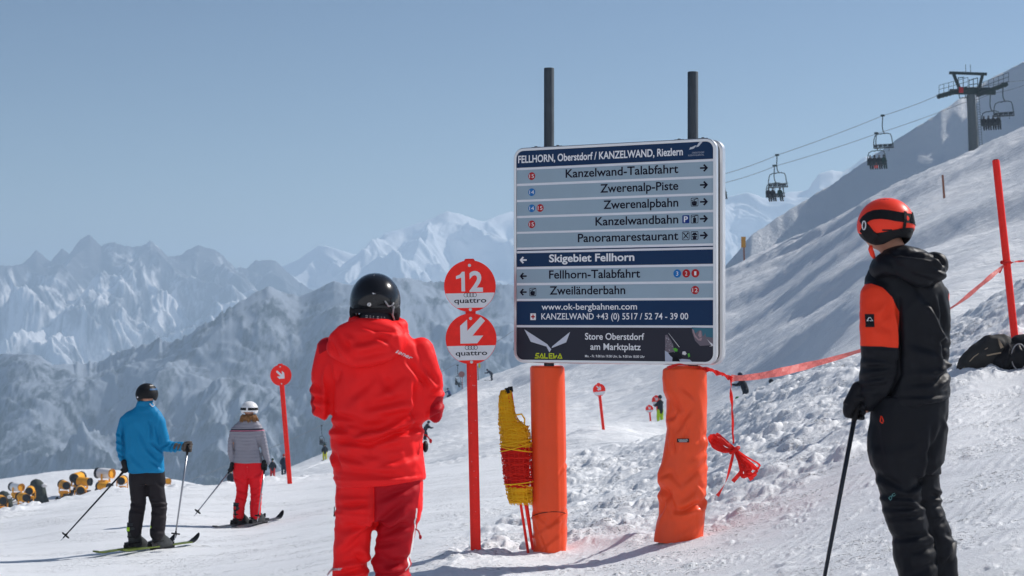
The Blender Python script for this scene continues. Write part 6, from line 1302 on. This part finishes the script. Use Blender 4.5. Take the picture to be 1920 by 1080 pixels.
def chair_proto():
    t = thing('chairlift_chair', (0, 0, 0), 'x', 'chairlift chair'); W = 1.05
    mb = MB(); mb.tube(spline([(0, 0, 0), (-.02, .0, -.5), (-.06, .05, -1.1), (.02, .05, -1.6), (.25, .0, -1.95)], 16), .055, 7); mb.build('hanger', DGRN, t, smooth=True)
    mb = MB(); mb.box((0, 0, .02), (.20, .10, .10)); mb.build('grip', DGRN, t)
    mb = MB(); mb.tube([(-.25, 0, -1.98), (0, 0, -1.90), (.5, 0, -1.90), (W*.82, 0, -2.0), (W*.92, .05, -2.3), (W, .1, -2.9), (W+.05, .25, -3.45)], .05, 6); mb.tube([(0, 0, -1.92), (-.5, 0, -1.95), (-W*.80, 0, -2.1), (-W*.92, .05, -2.4), (-W, .1, -2.9), (-W-.02, .25, -3.45)], .05, 6); mb.build('frame', DGRN, t, smooth=True)
    mb = MB(); mb.box((0, .28, -3.42), (W, .27, .05)); mb.build('seat', DGR, t)
    for k in range(4): mb = MB(); mb.box((-W+.26+k*.525, .04, -3.22), (.235, .03, .12), Euler((R(-12), 0, 0)).to_matrix()); mb.build('backrest', DGR, t)
    mb = MB(); mb.tube([(-W, .1, -2.95), (-W*.95, .65, -3.0), (W*.95, .65, -3.0), (W, .1, -2.95)], .03, 5); mb.tube([(-.5, .65, -3.0), (-.5, .6, -3.75)], .025, 5); mb.tube([(.5, .65, -3.0), (.5, .6, -3.75)], .025, 5); mb.build('safety_bar', DGR, t, smooth=True)
    return t
def rider_proto(jc, tc, hc):
    t = thing('person', (0, 0, 0), 'x', 'person')
    def part(nm, m, tubes, ells, vx):
        mb = MB()
        for pts, r in tubes: mb.tube(pts, r, 8); [mb.ell(p_, [r_ if False else (r if not hasattr(r, '__len__') else r[i])]*3, n=8, m=6) for i, p_ in enumerate(pts) for r_ in (0,)]
        for c_, r in ells: mb.ell(c_, r, n=10, m=7)
        me = fuse(mb, vx, 2); me.materials.clear(); me.materials.append(m); me.polygons.foreach_set('use_smooth', [True]*len(me.polygons)); me.name = nm
        o = bpy.data.objects.new(nm, me); COL.objects.link(o); o.parent = t
    part('body', SKIN, [([(0, .02, .1), (0, 0, .55), (0, .04, .72)], [.1, .1, .06]), ([(-.1, .05, .05), (-.1, .45, .02), (-.1, .5, -.35)], .05), ([(.1, .05, .05), (.1, .45, .02), (.1, .5, -.35)], .05)], [((0, .05, .80), (.08, .1, .11)), ((0, .15, .78), (.02, .03, .03))], .035)
    part('jacket', jc, [([(0, .02, 0), (0, 0, .3), (0, .0, .55)], [.20, .20, .19]), ([(-.2, .0, .52), (-.27, .12, .25), (-.15, .40, .2)], [.09, .08, .07]), ([(.2, .0, .52), (.27, .12, .25), (.15, .40, .2)], [.09, .08, .07])], [], .035)
    part('trousers', tc, [([(-.1, .0, .04), (-.12, .48, .05), (-.12, .55, -.40)], [.13, .11, .10]), ([(.1, .0, .04), (.12, .48, .05), (.12, .55, -.40)], [.13, .11, .10])], [], .035)
    part('ski_boots', BLACKPL, [([(-.12, .55, -.42), (-.12, .68, -.50)], .09), ([(.12, .55, -.42), (.12, .68, -.50)], .09)], [], .035)
    part('helmet', hc, [], [((0, .03, .85), (.13, .15, .14))], .03)
    return t
c_bl = mat('far_black_cloth', (.02, .022, .028), .7); c_gn = mat('far_green_cloth', (.015, .05, .045), .7); c_or = mat('far_orange_cloth', (.75, .06, .02), .6); c_gr = mat('far_grey_helmet', (.12, .13, .14), .5)
CP = chair_proto(); rps = [rider_proto(c_bl, c_bl, c_gr), rider_proto(c_gn, c_gn, c_bl), rider_proto(c_bl, c_or, c_bl)]
def place_chair(pos, label, yaw, riders=(), first=False, sc=1.0):
    c = CP if first else copy_tree(CP); c.location = pos; c.rotation_euler = (0, 0, yaw); c.scale = (sc,)*3; tag(c, label, 'chairlift chair', 'chairs of the chairlifts')
    for (k, ri, lab) in riders:
        o = copy_tree(rps[ri]); off = Matrix.Rotation(yaw, 3, 'Z') @ Vector((-.79+k*.525, .16, -3.33))*sc; o.location = pos+off; o.rotation_euler = (0, 0, yaw); o.scale = (sc,)*3; tag(o, lab, 'person', 'riders on the chairlifts')
YC = R(-32)
place_chair(P(1457, 291, 206), 'empty chair nearest the board on the upper rope', YC, first=True, sc=1.12)
place_chair(P(1452, 311, 212), 'occupied chair with three riders below the lone empty chair', YC, [(0, 0, 'leftmost of three riders on the chair nearest the board'), (1, 0, 'middle one of the three riders on the chair nearest the board'), (2.6, 1, 'rider in dark green sitting apart on the right of the three-person chair')], sc=1.12)
place_chair(P(1655, 217, 205), 'empty chair hanging just above the chair with the orange clad rider', YC, sc=1.12)
place_chair(P(1643, 250, 211), 'full chair with four riders and one pair of orange trousers', YC, [(0, 0, 'leftmost rider of the full chair near the ridge'), (1, 2, 'rider in orange trousers on the full chair'), (2, 0, 'dark rider right of the orange trousers on the full chair'), (3, 1, 'rider in dark green at the right end of the full chair')], sc=1.12)
place_chair(P(1881, 157, 205), 'empty chair hanging at the right end of the tower crossarm', YC, sc=1.12)
place_chair(P(1857, 176, 210), 'full chair hanging right of the tower mast', YC, [(k, 0, l) for k, l in enumerate(('leftmost rider on the chair beside the tower mast', 'second rider on the chair beside the tower mast', 'third rider on the chair beside the tower mast', 'rightmost rider on the chair beside the tower mast'))], sc=1.12)
place_chair(P(1362, 325, 206)+Vector((-1.0, 0, .4)), 'chair just showing past the right edge of the board', YC, [(3, 0, 'rider peeping out beside the right edge of the board')], sc=.9)
place_chair(P(603, 798, 260), 'distant chair with riders behind the left elbow of the red suited man', R(-60), [(0, 0, 'left rider on the distant chair behind the red suited man'), (1.2, 0, 'right rider on the distant chair behind the red suited man')], sc=.85)
place_chair(P(858, 685, 256), 'distant chair right of the man in red below the marker discs', R(-60), [(0, 0, 'rider on the distant chair beside the snowboarder in blue')], sc=.85)
place_chair(P(968, 620, 255), 'distant chair half hidden behind the left edge of the board', R(-60), [], sc=.85)
for r_ in rps:
    for ch in list(r_.children): bpy.data.objects.remove(ch)
    bpy.data.objects.remove(r_)

# ---------------------------------------------------------------- snow guns parked on the far left
YG = mat('gun_yellow', (.80, .36, .012), .45, var=.1, vscale=2); GD = mat('gun_dark', (.02, .022, .025), .5); GW = mat('gun_white', (.75, .76, .78), .4); GC = mat('gun_cover', (.035, .045, .04), .7, var=.3, vscale=2)
def gun(shell, fan_front=True):
    t = thing('snow_gun', (0, 0, 0), 'x', 'snow gun')
    mb = MB(); mb.rings([((-.75, 0, 1.75), (0, .42, 0), (0, 0, .42)), ((-.5, 0, 1.75), (0, .48, 0), (0, 0, .48)), ((.45, 0, 1.75), (0, .45, 0), (0, 0, .45)), ((.62, 0, 1.75), (0, .40, 0), (0, 0, .40))]); mb.build('barrel', shell, t, smooth=False, auto=40)
    mb = MB(); mb.rings([((.60, 0, 1.75), (0, .41, 0), (0, 0, .41)), ((.80, 0, 1.75), (0, .44, 0), (0, 0, .44))], cap=False); mb.rings([((.66, 0, 1.75), (0, .38, 0), (0, 0, .38)), ((.67, 0, 1.75), (0, .1, 0), (0, 0, .1))]); mb.build('nozzle_ring', YG if shell is not YG else GD, t, auto=40)
    mb = MB(); mb.rings([((-.95, 0, 1.75), (0, .50, 0), (0, 0, .50)), ((-.74, 0, 1.75), (0, .46, 0), (0, 0, .46))]); 
    for k in range(6): a = k*math.pi/6; mb.bar((-.97, -.48*math.cos(a), 1.75-.48*math.sin(a)), (-.97, .48*math.cos(a), 1.75+.48*math.sin(a)), .03, .03)
    mb.build('fan_grille', GD, t, auto=40)
    mb = MB(); mb.bar((0, -.56, 1.75), (0, -.56, .95), .14, .10); mb.bar((0, .56, 1.75), (0, .56, .95), .14, .10); mb.bar((0, -.56, .95), (0, .56, .95), .12, .12); mb.build('yoke', YG, t)
    mb = MB(); mb.box((-.28, 0, .82), (.30, .36, .30)); mb.build('control_cabinet', YG, t, auto=40)
    mb = MB(); mb.box((.35, .1, .62), (.24, .26, .22)); mb.build('pump_housing', GD, t)
    for a in (.4, 2.5, 4.6):
        mb = MB(); mb.bar((0, 0, .65), (1.0*math.cos(a), 1.0*math.sin(a), .06), .12, .12); mb.build('leg', YG if a < 3 else GD, t)
    for s_ in (-1, 1): mb = MB(); mb.tube([(-.3, s_*.62, .28), (-.3, s_*.80, .28)], .28, 14); mb.build('wheel', GD, t, auto=40)
    return t
g1, g2 = gun(YG), gun(GW)
def cover_gun():
    t = thing('snow_gun', (0, 0, 0), 'x', 'snow gun'); mb = MB(); mb.rings([((0, 0, 0), (.85, 0, 0), (0, .7, 0)), ((-.1, 0, .8), (.7, 0, 0), (0, .6, 0)), ((-.3, 0, 1.6), (.75, 0, .1), (0, .6, 0)), ((-.45, 0, 2.1), (.5, 0, .1), (0, .45, 0)), ((-.5, 0, 2.3), (.2, 0, .05), (0, .2, 0))])
    me = fuse(mb, .07, 3); V, N = me_arrays(me); V = V+N*(.07*perlin(V[:, 0]*3, V[:, 1]*3, V[:, 2]*2))[:, None]; me.vertices.foreach_set('co', V.astype(np.float32).ravel()); me.materials.clear(); me.materials.append(GC); me.polygons.foreach_set('use_smooth', [True]*len(me.polygons)); me.name = 'cover'
    o = bpy.data.objects.new('cover', me); COL.objects.link(o); o.parent = t; mb = MB(); mb.rings([((.25, -.5, 1.75), (.25, 0, 0), (0, 0, .18)), ((.25, -.66, 1.70), (.22, 0, 0), (0, 0, .15))]); mb.build('window_patch', GW, t); mb = MB(); mb.bar((-.9, 0, .08), (1.1, 0, .08), .2, .1); mb.build('skid', GD, t); return t
g3 = cover_gun()
used = set()
for (u, v, pr_, yaw, sc, lab) in [
    (3, 972, g1, -60, 1.0, 'yellow snow gun cut by the left edge of the picture'), (14, 962, g3, 10, .95, 'dark covered snow gun beside the leftmost yellow one'), (32, 943, g2, -35, .95, 'snow gun with a black fan and pale barrel above the leftmost group'),
    (56, 950, g1, -80, .95, 'yellow snow gun standing in front of the tall dark covered one'), (44, 964, g1, -50, .95, 'lowest yellow snow gun in the leftmost group'), (76, 944, g3, 25, 1.1, 'tall dark covered snow gun with a white patch'),
    (121, 941, g1, -60, 1.0, 'yellow snow gun with a dark base at the left of the middle group'), (145, 930, g1, -100, 1.15, 'highest yellow snow gun of the middle group'), (158, 934, g1, -20, 1.0, 'yellow snow gun at the right of the middle group'), (151, 951, g1, -75, 1.0, 'nearest yellow snow gun of the middle group'),
    (198, 924, g2, -25, 1.2, 'snow gun with a long white barrel and black fan'), (195, 938, g1, -25, .85, 'small yellow snow gun below the long white barrel'), (229, 931, g1, -85, 1.0, 'yellow snow gun left of the knee of the blue jacket skier'), (312, 926, g2, -60, .8, 'snow gun just right of the thigh of the blue jacket skier'), (275, 938, g1, -70, .8, 'snow gun showing between the legs of the blue jacket skier')]:
    D_ = 19.2*F/(v-HV)
    D_ = min(max(D_, 150), 212); o = pr_ if pr_ not in used else copy_tree(pr_); used.add(pr_)
    b = on_far(u, D_); vv = HV-b.z/D_*F
    for _ in range(12):
        if abs(vv-v) < 1: break
        D_ = D_*(1+(vv-v)/900); D_ = min(max(D_, 140), 225); b = on_far(u, D_); vv = HV-b.z/D_*F
    b.z -= .05; o.location = b; o.rotation_euler = (0, 0, R(yaw)); o.scale = (sc,)*3; tag(o, lab, 'snow gun', 'snow guns parked on the far snow terrace')

# ---------------------------------------------------------------- people far away on the slopes
def far_person(u, d, label, jc, tc, hc, lean=0.0, crouch=0.0, arms='down', yaw=0.0, skis=True, zoff=0.0, jr=None, scale=1.0):
    b = on_far(u, d); b.z += zoff; t = thing('person', b, label, 'person', 'people far off on the slopes', rotz=yaw); t.scale = (scale,)*3
    hp = .92-.30*crouch; fw = -.15*crouch; sh = Vector((0, fw+.50*math.sin(lean), hp+.52*math.cos(lean))); hd = sh+Vector((0, .18*math.sin(lean)+.02, .24*math.cos(lean)+.02)); hip = Vector((0, fw, hp))
    el = {'down': [Vector((.30, .02, -.28)), Vector((.28, .14, -.52))], 'out': [Vector((.38, .0, -.12)), Vector((.62, .12, -.25))], 'fwd': [Vector((.24, .20, -.24)), Vector((.16, .50, -.22))]}[arms]
    def part(nm, m, tubes, ells, vx=.035):
        mb = MB()
        for pts, r in tubes:
            mb.tube(pts, r, 9)
            for i, p_ in enumerate(pts): mb.ell(p_, [r[i]]*3, n=9, m=6)
        for c_, r in ells: mb.ell(c_, r, n=10, m=7)
        me = fuse(mb, vx, 2); me.materials.clear(); me.materials.append(m); me.polygons.foreach_set('use_smooth', [True]*len(me.polygons)); me.name = nm
        o = bpy.data.objects.new(nm, me); COL.objects.link(o); o.parent = t
    S = lambda v_, s_: Vector((v_.x*s_, v_.y, v_.z)); kn = lambda s_: Vector((.13*s_, fw*.2+.16*crouch+.04, .50-.08*crouch)); an = lambda s_: Vector((.12*s_, -.04, .12))
    part('body', SKIN, [([hip, sh, hd], [.09, .09, .06]), ([hip+Vector((-.1, 0, 0)), kn(-1), an(-1)], [.07, .06, .04]), ([hip+Vector((.1, 0, 0)), kn(1), an(1)], [.07, .06, .04])]+[([sh+Vector((.16*s_, 0, 0)), sh+S(el[0], s_)*.95, sh+S(el[1], s_)], [.05, .045, .04]) for s_ in (-1, 1)], [(hd, (.075, .09, .105)), (hd+Vector((0, .1, -.01)), (.02, .03, .03))])
    part('jacket', jc, [([hip+Vector((0, 0, -.04)), hip.lerp(sh, .5), sh], [.18, .185, .15])]+[([sh+Vector((.15*s_, 0, -.02)), sh+S(el[0], s_), sh+S(el[1], s_)*.92], [.085, .075, .06]) for s_ in (-1, 1)], [])
    part('trousers', tc, [([hip+Vector((.09*s_, 0, 0)), kn(s_), an(s_)+Vector((0, 0, .05))], [.135, .105, .095]) for s_ in (-1, 1)], [])
    part('ski_boots', BLACKPL, [([an(s_), Vector((.12*s_, .12, .06))], [.075, .06]) for s_ in (-1, 1)], [])
    part('helmet', hc, [], [(hd+Vector((0, 0, .045)), (.125, .145, .13))], .03)
    if skis:
        for s_ in (-1, 1): mb = MB(); mb.box((.12*s_, .05, .03), (.05, .80, .015)); mb.box((.12*s_, .88, .055), (.05, .07, .012), Euler((R(25), 0, 0)).to_matrix()); mb.build('ski', BLACKPL, t)
    return t
mm = lambda n, c: mat('far_'+n, c, .65)
far_person(609, 175, 'skier in yellow trousers and black vest left of the red suited man', mm('black', (.015, .02, .03)), mm('yellow', (.62, .62, .02)), mm('darkgreen', (.02, .04, .02)), arms='down', yaw=.3)
far_person(922, 212, 'dark skier bending forward on the slope edge right of the marker discs', mm('navy', (.015, .025, .05)), mm('black', (.01, .01, .01)), mm('navy', (0, 0, 0)), lean=1.0, arms='fwd', yaw=1.3, scale=.98)
far_person(842, 214, 'snowboarder in blue with arms out right of the red suited man', mm('blue', (.02, .06, .20)), mm('navy', (.02, .03, .06)), mm('navy', (0, 0, 0)), lean=.5, crouch=.9, arms='out', yaw=2.2, skis=False)
far_person(1238, 103, 'skier in lime trousers and black jacket behind the larger arrow disc', mm('black', (.01, .01, .01)), mm('lime', (.42, .62, .02)), mm('black', (0, 0, 0)), arms='fwd', yaw=.5)
far_person(1398, 86, 'hunched dark figure rising behind the snow bank under the tape', mm('black', (.01, .01, .01)), mm('black', (.01, .01, .01)), mm('navy', (0, 0, 0)), lean=.4, yaw=1.2, arms='fwd')
far_person(1446, 80, 'black helmet just showing over the snow bank right of the hunched figure', mm('black', (.01, .01, .01)), mm('black', (.01, .01, .01)), mm('black', (0, 0, 0)))
far_person(1383, 78, 'green topped head barely showing over the snow bank by the hanging tape', mm('black', (.01, .01, .01)), mm('black', (.01, .01, .01)), mm('green', (.02, .18, .05)))
far_person(511, 150, 'skier in dark jacket and red trousers beyond the snow edge right of the woman', mm('black', (.01, .01, .01)), mm('red', (.55, .02, .02)), mm('darkgreen', (0, 0, 0)), zoff=0)
far_person(532, 146, 'skier in navy beside the thin red marker pole beyond the snow edge', mm('navy', (.02, .03, .06)), mm('navy', (.02, .03, .06)), mm('red2', (.3, .03, .02)))
far_person(433, 140, 'lime hat just showing over the snow edge left of the woman', mm('black', (.01, .01, .01)), mm('black', (.01, .01, .01)), mm('lime', (.4, .5, .02)))
far_person(797, 142, 'dark skier half hidden behind the right elbow of the red suited man', mm('black', (.01, .01, .01)), mm('black', (.01, .01, .01)), mm('black', (0, 0, 0)), lean=.6, crouch=.4, yaw=-1.0, arms='fwd')
